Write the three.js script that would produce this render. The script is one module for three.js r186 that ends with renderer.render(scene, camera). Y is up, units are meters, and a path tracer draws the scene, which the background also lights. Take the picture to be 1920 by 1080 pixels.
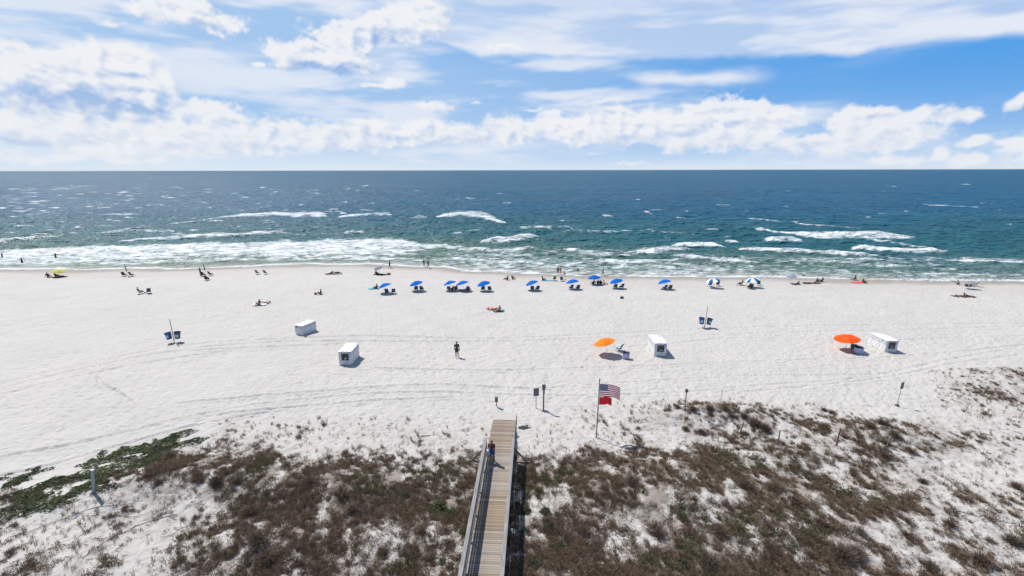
import * as THREE from 'three';
import { mergeGeometries, mergeVertices } from 'three/addons/utils/BufferGeometryUtils.js';
import { MarchingCubes } from 'three/addons/objects/MarchingCubes.js';
import { RoundedBoxGeometry } from 'three/addons/geometries/RoundedBoxGeometry.js';

// ---------------------------------------------------------------- camera, sun, exposure
const scene = new THREE.Scene();
const camera = new THREE.PerspectiveCamera(2 * Math.atan(540 / 890) * 180 / Math.PI, 16 / 9, 0.5, 60000);
camera.position.set(0, 20, 0);
camera.rotation.order = 'YXZ';
camera.rotation.set(-Math.atan(221 / 890), 0, -0.0021);
camera.updateMatrixWorld(true);
camera.updateProjectionMatrix();
const renderer = new THREE.WebGLRenderer({ antialias: true });
renderer.toneMapping = THREE.LinearToneMapping;
renderer.toneMappingExposure = 1.45;
renderer.shadowMap.enabled = true;
const TOSUN = new THREE.Vector3(-0.50, 1, -0.44).normalize();      // read from the shadows of the sign posts
const sun = new THREE.DirectionalLight(new THREE.Color(1, 0.95, 0.88), 5);
sun.position.copy(TOSUN).multiplyScalar(200);
sun.castShadow = true;
Object.assign(sun.shadow.camera, { left: -130, right: 130, top: 130, bottom: -130, near: 1, far: 500 });
sun.shadow.mapSize.set(4096, 4096);
scene.add(sun, sun.target);

// ---------------------------------------------------------------- numbers
function rng(seed) { let a = seed >>> 0; return () => { a = (a + 0x6D2B79F5) | 0; let t = Math.imul(a ^ (a >>> 15), 1 | a); t = (t + Math.imul(t ^ (t >>> 7), 61 | t)) ^ t; return ((t ^ (t >>> 14)) >>> 0) / 4294967296; }; }
const HASH = new Float32Array(65536); { const r = rng(7); for (let i = 0; i < 65536; i++) HASH[i] = r(); }
function noise(x, y) {                       // value noise, 0..1
  const xi = Math.floor(x), yi = Math.floor(y), fx = x - xi, fy = y - yi;
  const u = fx * fx * (3 - 2 * fx), v = fy * fy * (3 - 2 * fy);
  const a = xi & 255, b = (xi + 1) & 255, c = (yi & 255) << 8, d = ((yi + 1) & 255) << 8;
  const p = HASH[a | c], q = HASH[b | c], r = HASH[a | d], s = HASH[b | d];
  return p + (q - p) * u + (r - p) * v + (p - q - r + s) * u * v;
}
function fbm(x, y, n) { let s = 0, a = 0.5, t = 0; for (let i = 0; i < n; i++) { s += a * noise(x, y); t += a; a *= 0.5; const k = x * 1.62 - y * 1.26 + 17.3; y = x * 1.26 + y * 1.62 + 5.1; x = k; } return s / t; }
function billow(x, y, n) { let s = 0, a = 0.5, t = 0; for (let i = 0; i < n; i++) { s += a * (1 - Math.abs(2 * noise(x, y) - 1)); t += a; a *= 0.55; const k = x * 1.62 - y * 1.26 + 11.3; y = x * 1.26 + y * 1.62 + 3.7; x = k; } return s / t; }
const clamp = (x, a = 0, b = 1) => x < a ? a : x > b ? b : x;
const smooth = (a, b, x) => { const t = clamp((x - a) / (b - a)); return t * t * (3 - 2 * t); };
const lerp = (a, b, t) => a + (b - a) * t;
const srgb = (r, g, b) => new THREE.Color().setRGB(r / 255, g / 255, b / 255, THREE.SRGBColorSpace);

// a photo pixel (1920 x 1080) gives a direction; the distance comes from the level it is met at
const rayV = new THREE.Vector3();
function ray(px, py) { return rayV.set(px / 960 - 1, 1 - py / 540, 0.5).unproject(camera).sub(camera.position).normalize().clone(); }
function atLevel(px, py, h = 0) { const d = ray(px, py), t = (h - 20) / d.y; return d.multiplyScalar(t).add(camera.position); }

// ---------------------------------------------------------------- sky
const DEG = 180 / Math.PI;
function azel(px, py) { const d = ray(px, py); return [Math.atan2(d.x, -d.z) * DEG, Math.asin(d.y) * DEG]; }
{
  const W = 4096, H = 2048, data = new Float32Array(W * H * 4);
  // heaped clouds: [x, y, rx, ry, strength, grey] read off the photograph; further ones of the same sort go on round the horizon
  const lumps = [];
  const L = (px, py, rx, ry, k = 1, g = 0.5) => { const [a, e] = azel(px, py); const [a2] = azel(px + rx, py); const e2 = azel(px, py - ry)[1]; lumps.push([a, e, Math.abs(a2 - a), Math.abs(e2 - e), k, g]); };
  // left cumulus and its neighbours
  L(60, 150, 120, 55, 1.0, .8); L(190, 120, 110, 48, 1.1, .35); L(265, 150, 70, 38, 1.0, .4); L(150, 185, 140, 30, 1, 1); L(30, 125, 60, 30, .9, .4); L(225, 195, 70, 22, .9, 1.0);
  L(95, 165, 80, 40, 1.1, 3.4); L(205, 188, 95, 30, 1.1, 3.6); L(150, 180, 90, 24, 1, 3); L(60, 120, 30, 20, .8, 2); L(50, 262, 80, 10, .9, 2.6); L(300, 262, 60, 8, .6, 1.6); L(600, 112, 60, 16, .8, 1.8); L(650, 118, 40, 16, .8, 1.8);
  L(320, 25, 90, 30, 1, .3); L(405, 45, 60, 24, .9, .4); L(350, 10, 70, 22, .9, .3); L(210, 40, 45, 12, .6, .3);
  L(700, 60, 110, 36, 1.05, .5); L(600, 100, 85, 30, 1, .55); L(540, 110, 40, 20, .9, .4); L(770, 45, 70, 36, 1, .5); L(640, 125, 70, 18, .8, .7); L(790, 15, 60, 20, .7, .3);
  L(475, 114, 14, 8, .8, .3); L(720, 160, 50, 10, .75, .3); L(810, 200, 40, 12, .75, .4); L(897, 197, 15, 8, .7, .3); L(1160, 205, 45, 8, .7, .3); L(940, 92, 60, 9, .6, .2); L(1010, 205, 30, 6, .5, .3); L(1140, 186, 60, 7, .5, .3);
  L(1215, 128, 7, 5, .3, .3);
  // bank on the horizon
  L(60, 230, 150, 45, 1, .45); L(250, 250, 180, 55, 1, .35); L(380, 215, 80, 28, 1, .4); L(430, 265, 150, 45, .85, .5); L(620, 262, 150, 34, .8, .5); L(560, 246, 70, 18, .8, .5); L(700, 240, 60, 18, .7, .6); L(810, 252, 130, 34, .85, .6);
  L(960, 250, 100, 34, .9, .5); L(1060, 240, 80, 30, 1, .3); L(1130, 250, 70, 42, 1.05, .45); L(1200, 235, 60, 30, 1.1, .5); L(1270, 232, 60, 34, 1.1, .45); L(1350, 215, 55, 34, 1.1, .35); L(1400, 215, 45, 30, 1.1, .4); L(1460, 222, 50, 26, 1.05, .4); L(1310, 265, 120, 28, 1, .6); L(1420, 262, 90, 24, .9, .5);
  L(1590, 230, 45, 36, 1.1, .35); L(1650, 230, 60, 28, 1.1, .35); L(1710, 222, 50, 24, 1.05, .35); L(1790, 222, 60, 18, 1.0, .35); L(1640, 265, 90, 30, 1, .5); L(1540, 275, 90, 26, .9, .4); L(1720, 255, 70, 20, .9, .5);
  L(1680, 300, 70, 15, .95, .3); L(1760, 290, 36, 24, .9, .3); L(1810, 300, 26, 22, .9, .3); L(1835, 265, 36, 11, .95, .3); L(1838, 296, 20, 18, .9, .3); L(1900, 270, 40, 14, .8, .3); L(1912, 190, 24, 20, 1, .4); L(1908, 98, 16, 6, .6, .3);
  L(160, 295, 220, 18, .8, .2); L(1180, 310, 70, 6, .6, .2);
  const r = rng(21);
  for (let k = 0; k < 150; k++) { const a = 50 + 260 * r(); lumps.push([a > 180 ? a - 360 : a, 0.6 + 4.6 * r() * r(), 3 + 5 * r(), 1 + 1.6 * r(), 1, .3 + .3 * r()]); }
  for (let k = 0; k < 90; k++) { const a = 50 + 260 * r(); lumps.push([a > 180 ? a - 360 : a, 7 + 26 * r(), 2 + 4 * r(), .8 + 1.6 * r(), .95, .3 + .5 * r()]); }
  for (let k = 0; k < 34; k++) lumps.push([360 * r() - 180, 22 + 50 * r(), 4 + 8 * r(), 1.5 + 3 * r(), .9, .3 + .4 * r()]);
  // the field of the heaps on a coarse grid
  const gw = 2048, gh = 512, F = new Float32Array(gw * gh), GR = new Float32Array(gw * gh), GW = new Float32Array(gw * gh);
  for (const [a, e, ra, re, k, g] of lumps) {
    const i0 = Math.floor((a - 2.2 * ra + 180) / 360 * gw), i1 = Math.ceil((a + 2.2 * ra + 180) / 360 * gw), j0 = Math.max(0, Math.floor((e - 2.2 * re) / 90 * gh)), j1 = Math.min(gh - 1, Math.ceil((e + 2.2 * re) / 90 * gh));
    for (let j = j0; j <= j1; j++) for (let i = i0; i <= i1; i++) {
      const da = ((i + .5) / gw * 360 - 180 - a) / ra; let de = ((j + .5) / gh * 90 - e) / re; if (de < 0) de *= 1.25;
      const q = da * da + de * de; if (q > 4.6) continue;
      const f = k * Math.exp(-q * 0.95), at = j * gw + ((i + gw) % gw);
      F[at] = Math.max(F[at], f) + 0.22 * Math.min(F[at], f); GR[at] += g * f * clamp(.55 - de * .75); GW[at] += f;
    }
  }
  const bil = (A, a, e) => { const x = (a + 180) / 360 * gw - .5, y = clamp(e / 90 * gh - .5, 0, gh - 1.001), i = Math.floor(x), j = Math.floor(y), u = x - i, v = y - j, i0 = (i + gw) % gw, i1 = (i + 1 + gw) % gw; return (A[j * gw + i0] * (1 - u) + A[j * gw + i1] * u) * (1 - v) + (A[(j + 1) * gw + i0] * (1 - u) + A[(j + 1) * gw + i1] * u) * v; };
  const edge = [[640, -60], [760, 60], [900, 110], [1000, 112], [1100, 117], [1250, 118], [1400, 112], [1550, 108], [1700, 97], [1920, 80], [2100, 62]].map(([x, y]) => azel(x, y));
  const edgeAt = (a) => { if (a <= edge[0][0]) return 60; for (let k = 1; k < edge.length; k++) if (a < edge[k][0]) return lerp(edge[k - 1][1], edge[k][1], (a - edge[k - 1][0]) / (edge[k][0] - edge[k - 1][0])); return edge[edge.length - 1][1] + 0.06 * (a - edge[edge.length - 1][0]); };
  const wisp1 = [[1140, 130], [1200, 146], [1290, 151], [1400, 145], [1480, 137]].map(([x, y]) => azel(x, y));
  const sunAz = Math.atan2(TOSUN.x, -TOSUN.z), sunEl = Math.asin(TOSUN.y);
  const low = [];
  for (let j = H / 2; j < H; j++) {
    const el = ((j + .5) / H * 180 - 90), elr = el / DEG;
    for (let i = 0; i < W; i++) {
      const th = (i + .5) / W * 2 * Math.PI - Math.PI, x = Math.cos(th), z = Math.sin(th);
      let az = Math.atan2(x, -z) * DEG;
      const cg = Math.sin(elr) * Math.sin(sunEl) + Math.cos(elr) * Math.cos(sunEl) * Math.cos(az / DEG - sunAz), g = Math.acos(clamp(cg, -1, 1)) * DEG;
      // clear air: paler near the sun and towards the horizon
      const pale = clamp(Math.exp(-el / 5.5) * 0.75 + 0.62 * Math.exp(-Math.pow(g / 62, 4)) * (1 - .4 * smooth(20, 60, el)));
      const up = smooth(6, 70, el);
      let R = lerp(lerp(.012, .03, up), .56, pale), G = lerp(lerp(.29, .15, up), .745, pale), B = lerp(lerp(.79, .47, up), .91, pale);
      // thin high streaks
      const st = fbm(az * .10 + .5 * fbm(az * .05, el * .2, 2), el * .62 - az * .012, 5), st2 = fbm(az * .035 + 40, el * .22 + 9, 4);
      let ci = smooth(.44, .72, st) * .75 * smooth(.30, .6, st2) + .16 * smooth(.3, .7, st2);
      if (az > -30 && az < 75) {
        const d = el - edgeAt(az) + (fbm(az * .3, el * .5, 4) - .5) * .9;
        const inside = smooth(-.05, .8, d), st3 = fbm(az * .09 + 3, el * .55 + az * .02, 5);
        ci = Math.max(ci * (1 - .8 * smooth(1.2, .1, Math.abs(d + 1.6) / 2.4) * smooth(12, 30, az)), inside * (.52 + .48 * smooth(.35, .62, st3)) * smooth(26, 12, el));
        for (let k = 1; k < wisp1.length; k++) { const [a0, e0] = wisp1[k - 1], [a1, e1] = wisp1[k]; if (az >= a0 && az < a1) { const t = (az - a0) / (a1 - a0), c = Math.abs(el - lerp(e0, e1, t) + (fbm(az * .4, el, 3) - .5) * .7) / .65, ends = smooth(0, 5, az - wisp1[0][0]) * smooth(0, 6, wisp1[4][0] - az); ci = Math.max(ci, Math.exp(-c * c) * .95 * ends); } }
      }
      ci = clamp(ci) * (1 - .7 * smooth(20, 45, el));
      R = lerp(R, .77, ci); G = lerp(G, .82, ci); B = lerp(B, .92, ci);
      // heaped clouds
      const wa = (fbm(az * .45, el * .6, 4) - .5) * 1.9, we = (fbm(az * .45 + 31, el * .6 + 8, 4) - .5) * 1.5;
      const f = bil(F, az + wa, el + we) ;
      if (f > .05) {
        const n = billow(az * .55, el * .85, 5), m = f + (n - .62) * .66 + (fbm(az * 2.2, el * 3, 3) - .5) * .16;
        const soft = .13 + .42 * fbm(az * .2 + 9, el * .3, 2) + .22 * Math.exp(-el / 4);
        const al = smooth(.30, .30 + soft, m) * smooth(-.5, 1.2, el + 1);
        if (al > 0) {
          const w = bil(GW, az + wa, el + we), gy = w > .02 ? bil(GR, az + wa, el + we) / w : 0;
          const fu = bil(F, az + wa - .9, el + we + .75), n2 = billow(az * .55 - .35, el * .85 + .45, 4);
          let sh = clamp(gy * (.42 + .85 * smooth(.3, .68, fbm(az * .55 + 60, el * .9, 5))) + (fu - f) * .3 + (n2 - n) * 1.15 - .06);
          sh *= 1 - .72 * Math.exp(-el / 3.2);
          const wr = lerp(.88, .30, sh), wg = lerp(.89, .47, sh), wb = lerp(.915, .78, sh);
          R = lerp(R, wr, al * .93); G = lerp(G, wg, al * .93); B = lerp(B, wb, al * .93);
        }
      }
      // air in front of the far clouds
      const hz = .72 * Math.exp(-el / 1.9); R = lerp(R, .77, hz); G = lerp(G, .825, hz); B = lerp(B, .90, hz);
      const at = (j * W + i) * 4, E = 1 / 1.45;
      data[at] = R * E; data[at + 1] = G * E; data[at + 2] = B * E; data[at + 3] = 1;
    }
  }
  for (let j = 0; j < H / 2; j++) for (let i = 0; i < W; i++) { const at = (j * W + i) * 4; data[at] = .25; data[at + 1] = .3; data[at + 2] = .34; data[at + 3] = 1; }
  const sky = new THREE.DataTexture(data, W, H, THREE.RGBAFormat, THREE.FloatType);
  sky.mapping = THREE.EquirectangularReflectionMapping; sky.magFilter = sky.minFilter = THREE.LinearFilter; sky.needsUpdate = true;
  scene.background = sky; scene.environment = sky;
}
// ---------------------------------------------------------------- helpers for things
const taken = {};
function numbered(name) { if (!(name in taken)) { taken[name] = 0; return name; } taken[name]++; return name + '_' + String(taken[name]).padStart(3, '0'); }
function shade(o) { o.traverse((c) => { if (c.isMesh) { c.castShadow = true; c.receiveShadow = true; } }); return o; }
function put(o, name, label, category, group, kind) { o.name = numbered(name); o.userData.label = label; if (category) o.userData.category = category; if (group) o.userData.group = group; if (kind) o.userData.kind = kind; shade(o); scene.add(o); return o; }
function part(name, geo, mat, parent) { const m = new THREE.Mesh(geo, mat); m.name = name; m.castShadow = m.receiveShadow = true; parent.add(m); return m; }
function group(name, parent) { const g = new THREE.Group(); g.name = name; if (parent) parent.add(g); return g; }
function mat(c, roughness = .8, more = {}) { return new THREE.MeshStandardMaterial({ color: c, roughness, ...more }); }
function lin(r, g, b) { return new THREE.Color().setRGB(r, g, b); }
function box(w, h, d, x = 0, y = 0, z = 0, r = 0.008) { const g = new RoundedBoxGeometry(w, h, d, 1, Math.min(r, w * .4, h * .4, d * .4)); g.translate(x, y, z); return g; }
function bar(a, b, w, d = w, r = .004) { // a beam of section w x d from a to b
  const A = new THREE.Vector3(...a), B = new THREE.Vector3(...b), l = A.distanceTo(B), g = new RoundedBoxGeometry(w, l, d, 1, Math.min(r, w * .4, d * .4));
  const q = new THREE.Quaternion().setFromUnitVectors(new THREE.Vector3(0, 1, 0), B.clone().sub(A).normalize());
  g.applyQuaternion(q); g.translate((A.x + B.x) / 2, (A.y + B.y) / 2, (A.z + B.z) / 2); return g;
}
function rod(a, b, r0, r1 = r0, n = 8) {
  const A = new THREE.Vector3(...a), B = new THREE.Vector3(...b), l = A.distanceTo(B), g = new THREE.CylinderGeometry(r1, r0, l, n);
  g.applyQuaternion(new THREE.Quaternion().setFromUnitVectors(new THREE.Vector3(0, 1, 0), B.clone().sub(A).normalize())); g.translate((A.x + B.x) / 2, (A.y + B.y) / 2, (A.z + B.z) / 2); return g;
}

// ---------------------------------------------------------------- the lie of the land (s = metres ahead of the camera, = -z)
const SEA = -0.8;
const shorePts = [[-60, 506], [0, 505], [150, 505], [300, 504], [450, 500], [560, 496.5], [680, 496], [800, 500], [900, 508], [1000, 513], [1120, 517], [1250, 519], [1400, 520], [1600, 523], [1760, 526], [1920, 527], [1980, 528]].map(([x, y]) => { const p = atLevel(x, y, SEA); return [p.x, -p.z]; });
function shoreAt(x) { if (x <= shorePts[0][0]) return shorePts[0][1]; for (let k = 1; k < shorePts.length; k++) if (x < shorePts[k][0]) { const t = (x - shorePts[k - 1][0]) / (shorePts[k][0] - shorePts[k - 1][0]); return lerp(shorePts[k - 1][1], shorePts[k][1], t * t * (3 - 2 * t)); } return shorePts[shorePts.length - 1][1]; }
// the boardwalk's axis
const WALK0 = [-1.47, 18.18], WALK1 = [-0.57, 36.5], WALKANG = Math.atan2(WALK1[0] - WALK0[0], WALK1[1] - WALK0[1]);
const walkX = (s) => lerp(WALK0[0], WALK1[0], (s - WALK0[1]) / (WALK1[1] - WALK0[1]));
const humps = [[1350, 768, 5, 1.6, .85], [1435, 797, 2.6, 1.8, .6], [1640, 806, 4.5, 1.8, .7], [1540, 850, 5, 2.5, .55], [1280, 900, 6, 3, .55], [1150, 930, 4, 2.5, .35], [1480, 980, 5, 3, .5], [1760, 960, 5, 3, .45],
  [300, 895, 4, 2, .6], [430, 890, 4, 2, .5], [650, 905, 6, 2.2, .45], [150, 935, 5, 2, .45], [480, 1010, 3.5, 1.5, .4], [760, 1000, 4, 2, .35], [90, 1050, 5, 2, .4], [1880, 700, 5, 4, .4]].map(([px, py, rx, rs, h]) => { const p = atLevel(px, py, h * .7); return [p.x, -p.z, rx, rs, h]; });
const tracks = [
  [[-60, 740], [0, 722], [120, 690], [300, 655], [420, 641], [560, 634], [700, 630], [900, 635], [1100, 628], [1400, 614], [1980, 605]],
  [[-60, 747], [0, 729], [130, 697], [310, 661], [430, 647], [560, 640], [900, 641], [1120, 634], [1450, 624], [1980, 611]],
  [[-60, 872], [0, 858], [110, 838], [280, 800], [430, 776], [560, 763], [700, 752], [850, 745]],
  [[60, 850], [160, 829], [330, 787], [480, 760], [640, 742], [800, 735], [1000, 741], [1250, 738], [1420, 723], [1600, 710], [1750, 682], [1980, 636]],
  [[330, 757], [560, 737], [800, 721], [1000, 728], [1200, 716], [1400, 705], [1660, 700], [1780, 676], [1980, 645]],
  [[250, 760], [220, 735], [185, 715], [200, 690], [260, 668], [420, 655], [640, 645]],
  [[-60, 905], [60, 880], [200, 842], [330, 806], [480, 777], [640, 757]], [[-60, 753], [10, 738], [140, 706], [330, 672], [470, 655], [620, 648]], [[700, 690], [900, 694], [1150, 688], [1450, 676], [1700, 668], [1980, 640]],
  [[1400, 735], [1540, 722], [1680, 705], [1800, 683], [1980, 655]], [[1180, 650], [1400, 634], [1600, 640], [1760, 634], [1980, 628]],
].map((l) => l.map(([x, y]) => { const p = atLevel(x, y, 0); return [p.x, -p.z]; }));
const trackBits = []; for (const l of tracks) { const c = new THREE.CatmullRomCurve3(l.map(([x, s]) => new THREE.Vector3(x, 0, s))).getPoints(60); for (let k = 1; k < c.length; k++) trackBits.push([c[k - 1].x, c[k - 1].z, c[k].x, c[k].z]); }
const TCELL = 4, tgrid = new Map();
for (const b of trackBits) { const x0 = Math.floor((Math.min(b[0], b[2]) - .9) / TCELL), x1 = Math.floor((Math.max(b[0], b[2]) + .9) / TCELL), s0 = Math.floor((Math.min(b[1], b[3]) - .9) / TCELL), s1 = Math.floor((Math.max(b[1], b[3]) + .9) / TCELL); for (let i = x0; i <= x1; i++) for (let j = s0; j <= s1; j++) { const k = i * 1000 + j; if (!tgrid.has(k)) tgrid.set(k, []); tgrid.get(k).push(b); } }
function trackDist(x, s) { const l = tgrid.get(Math.floor(x / TCELL) * 1000 + Math.floor(s / TCELL)); let d = 9; if (l) for (const [ax, as, bx, bs] of l) { const ux = bx - ax, us = bs - as, t = clamp(((x - ax) * ux + (s - as) * us) / (ux * ux + us * us)), e = Math.hypot(x - ax - ux * t, s - as - us * t); if (e < d) d = e; } return d; }
// how thickly the dune scrub grows, noted from the photograph on a net of its pixels (96 across; 0 bare, 9 closed)
const coverY = [690, 740, 770, 800, 830, 860, 900, 940, 980, 1020, 1080, 1140];
const coverRows = ['000000000000000000023', '000000000000000000023', '000000000000135210011', '000001111101123453410', '000012111201234344531', '000366343457676544210', '001677777777877654211', '112346788863578765422', '112234756777567754222', '112126735677777653333', '222347545566777755443', '222347545566777755443'];
const pv = new THREE.Vector3();
function toPixel(x, y, s) { pv.set(x, y, -s).project(camera); return [(pv.x + 1) * 960, (1 - pv.y) * 540]; }
function cover(x, s) {
  if (s < 10 || s > 48) return 0;
  const [px, py] = toPixel(x, 0.3, Math.max(s, 17)); if (py < coverY[0]) return 0;
  let j = 0; while (j < coverY.length - 2 && coverY[j + 1] < py) j++;
  const v = clamp((py - coverY[j]) / (coverY[j + 1] - coverY[j])), u = clamp(px / 96, 0, 19.999), i = Math.floor(u), f = u - i;
  const a = coverRows[j], b = coverRows[j + 1], at = (r, k) => r.charCodeAt(k) - 48;
  return lerp(lerp(at(a, i), at(a, i + 1), f), lerp(at(b, i), at(b, i + 1), f), v) / 9;
}
function landBase(x, s) {
  let h = 0; const S = shoreAt(x), d = S - s;
  h += SEA * smooth(26, 0, d); if (d < 0) h += d * .06;
  h += (fbm(x * .09, s * .12, 3) - .5) * .16 * smooth(-2, 12, d);
  for (const [hx, hs, rx, rs, hh] of humps) { const q = ((x - hx) / rx) ** 2 + ((s - hs) / rs) ** 2; if (q < 6) h += hh * Math.exp(-q); }
  if (s < 40) { const k = smooth(1.2, 3.4, Math.abs(x - walkX(s))); h = lerp(Math.min(h, .12), h, k); }
  return Math.max(h, -5);
}
function land(x, s) { return landBase(x, s); }
function onLand(px, py) { let p = atLevel(px, py, 0); for (let k = 0; k < 8; k++) p = atLevel(px, py, land(p.x, -p.z)); return p; }

// ---------------------------------------------------------------- sand
{
  const rows = [], cols = [];
  rows.push(-120, -40, 0, 8); for (let k = 0; k <= 640; k++) rows.push(20 / Math.tan(lerp(57, 10.2, k / 640) / DEG)); rows.push(118, 130);
  const NC = 760; cols.push(-6, -2.4, -1.3); for (let k = 0; k <= NC; k++) cols.push(k / NC * 2 - 1); cols.push(1.3, 2.4, 6);
  const nr = rows.length, nc = cols.length, pos = new Float32Array(nr * nc * 3), col = new Float32Array(nr * nc * 3), uv = new Float32Array(nr * nc * 2), idx = [];
  for (let j = 0; j < nr; j++) for (let i = 0; i < nc; i++) {
    const s = rows[j], w = 1.22 * Math.max(s, 10) + 8, x = cols[i] * w, at = j * nc + i, S = shoreAt(x), d = S - s;
    let h = landBase(x, s);
    const c = s > 10 && s < 50 ? cover(x, s) : 0, near = smooth(-12, 2, s) * smooth(0, 6, d);
    // trodden sand: dimples and scuffs
    const tr = smooth(.32, .62, fbm(x * .07 + 3, s * .07 + 8, 3));
    h += near * ((noise(x * 2.1, s * 1.9) - .5) * .085 + (noise(x * 4.6 + 9, s * 4.1) - .5) * .065 - .07 * smooth(.66, .84, noise(x * 3.1 + 30, s * 2.5 + 4)) + .03 * smooth(.7, .9, noise(x * 3.1 + 30.25, s * 2.5 + 4.3))) * (.35 + .65 * tr) * (s < 75 ? 1 : .5);
    h += near * (noise(x * .75 + 4, s * .8) - .5) * .07;
    if (c > .05) h += c * (fbm(x * .8, s * .8, 3) - .4) * .35;
    const td = trackDist(x, s); if (td < .9) { const wob = (.75 + .5 * noise(x * .6, s * .6)) * (1.1 - .5 * smooth(-12, 10, x)); const tw = Math.max(1, s / 42); h += wob * (-.095 * tw * Math.exp(-((td / (.13 * tw)) ** 2)) + .055 * Math.exp(-(((td - .30 * tw) / (.12 * tw)) ** 2))); }
    pos[at * 3] = x; pos[at * 3 + 1] = h; pos[at * 3 + 2] = -s; uv[at * 2] = x / 5; uv[at * 2 + 1] = s / 5;
    // quartz sand; damp and darker where the swash reaches, litter and dark grains among the scrub
    const g = .93 + .10 * fbm(x * .35, s * .35, 3) + .05 * (noise(x * 3.3, s * 3.3) - .5);
    const wet = smooth(5.6, 1.0, d + (fbm(x * .12, s * .3, 3) - .5) * 4.5) * .9;
    const damp = smooth(15, 5, d + (fbm(x * .05 + 4, s * .1, 3) - .5) * 10) * .30;
    let R = .342 * g, G = .326 * g, B = .307 * g;
    R = lerp(R, .28, damp); G = lerp(G, .254, damp); B = lerp(B, .23, damp);
    R = lerp(R, .185, wet); G = lerp(G, .163, wet); B = lerp(B, .14, wet);
    const lit = Math.min(1, c * 1.25) * smooth(.36, .62, fbm(x * 1.3 + 20, s * 1.0, 4)) * .8; R = lerp(R, .13, lit); G = lerp(G, .10, lit); B = lerp(B, .078, lit);
    col[at * 3] = R; col[at * 3 + 1] = G; col[at * 3 + 2] = B;
  }
  for (let j = 0; j < nr - 1; j++) for (let i = 0; i < nc - 1; i++) { const a = j * nc + i; idx.push(a, a + 1, a + nc, a + 1, a + nc + 1, a + nc); }
  const g = new THREE.BufferGeometry(); g.setAttribute('position', new THREE.BufferAttribute(pos, 3)); g.setAttribute('color', new THREE.BufferAttribute(col, 3)); g.setAttribute('uv', new THREE.BufferAttribute(uv, 2)); g.setIndex(new THREE.BufferAttribute(new Uint32Array(idx), 1)); g.computeVertexNormals();
  const T = 1024, bd = new Uint8Array(T * T * 4);
  const pn = (x, y, p) => { const xi = Math.floor(x), yi = Math.floor(y), fx = x - xi, fy = y - yi, u = fx * fx * (3 - 2 * fx), v = fy * fy * (3 - 2 * fy), m = (q) => ((q % p) + p) % p, q = (i, j) => HASH[(m(i) * 131 + m(j) * 977 + p * 13) & 65535]; return lerp(lerp(q(xi, yi), q(xi + 1, yi), u), lerp(q(xi, yi + 1), q(xi + 1, yi + 1), u), v); };
  for (let j = 0; j < T; j++) for (let i = 0; i < T; i++) { const u = i / T, v = j / T; let h = .42 * pn(u * 14, v * 14, 14) + .3 * pn(u * 31, v * 31, 31) + .18 * pn(u * 67, v * 67, 67) + .1 * pn(u * 160, v * 160, 160); h = smooth(.2, .75, h); const o = (j * T + i) * 4; bd[o] = bd[o + 1] = bd[o + 2] = h * 255; bd[o + 3] = 255; }
  const bump = new THREE.DataTexture(bd, T, T); bump.wrapS = bump.wrapT = THREE.RepeatWrapping; bump.magFilter = THREE.LinearFilter; bump.minFilter = THREE.LinearMipmapLinearFilter; bump.generateMipmaps = true; bump.needsUpdate = true;
  const m = new THREE.MeshStandardMaterial({ color: 0xffffff, vertexColors: true, roughness: .95, bumpMap: bump, bumpScale: .05 });
  const sand = new THREE.Mesh(g, m); put(sand, 'beach_sand', 'pale quartz beach sand with tyre tracks, running from the dunes to the surf', null, null, 'structure');
}

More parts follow.
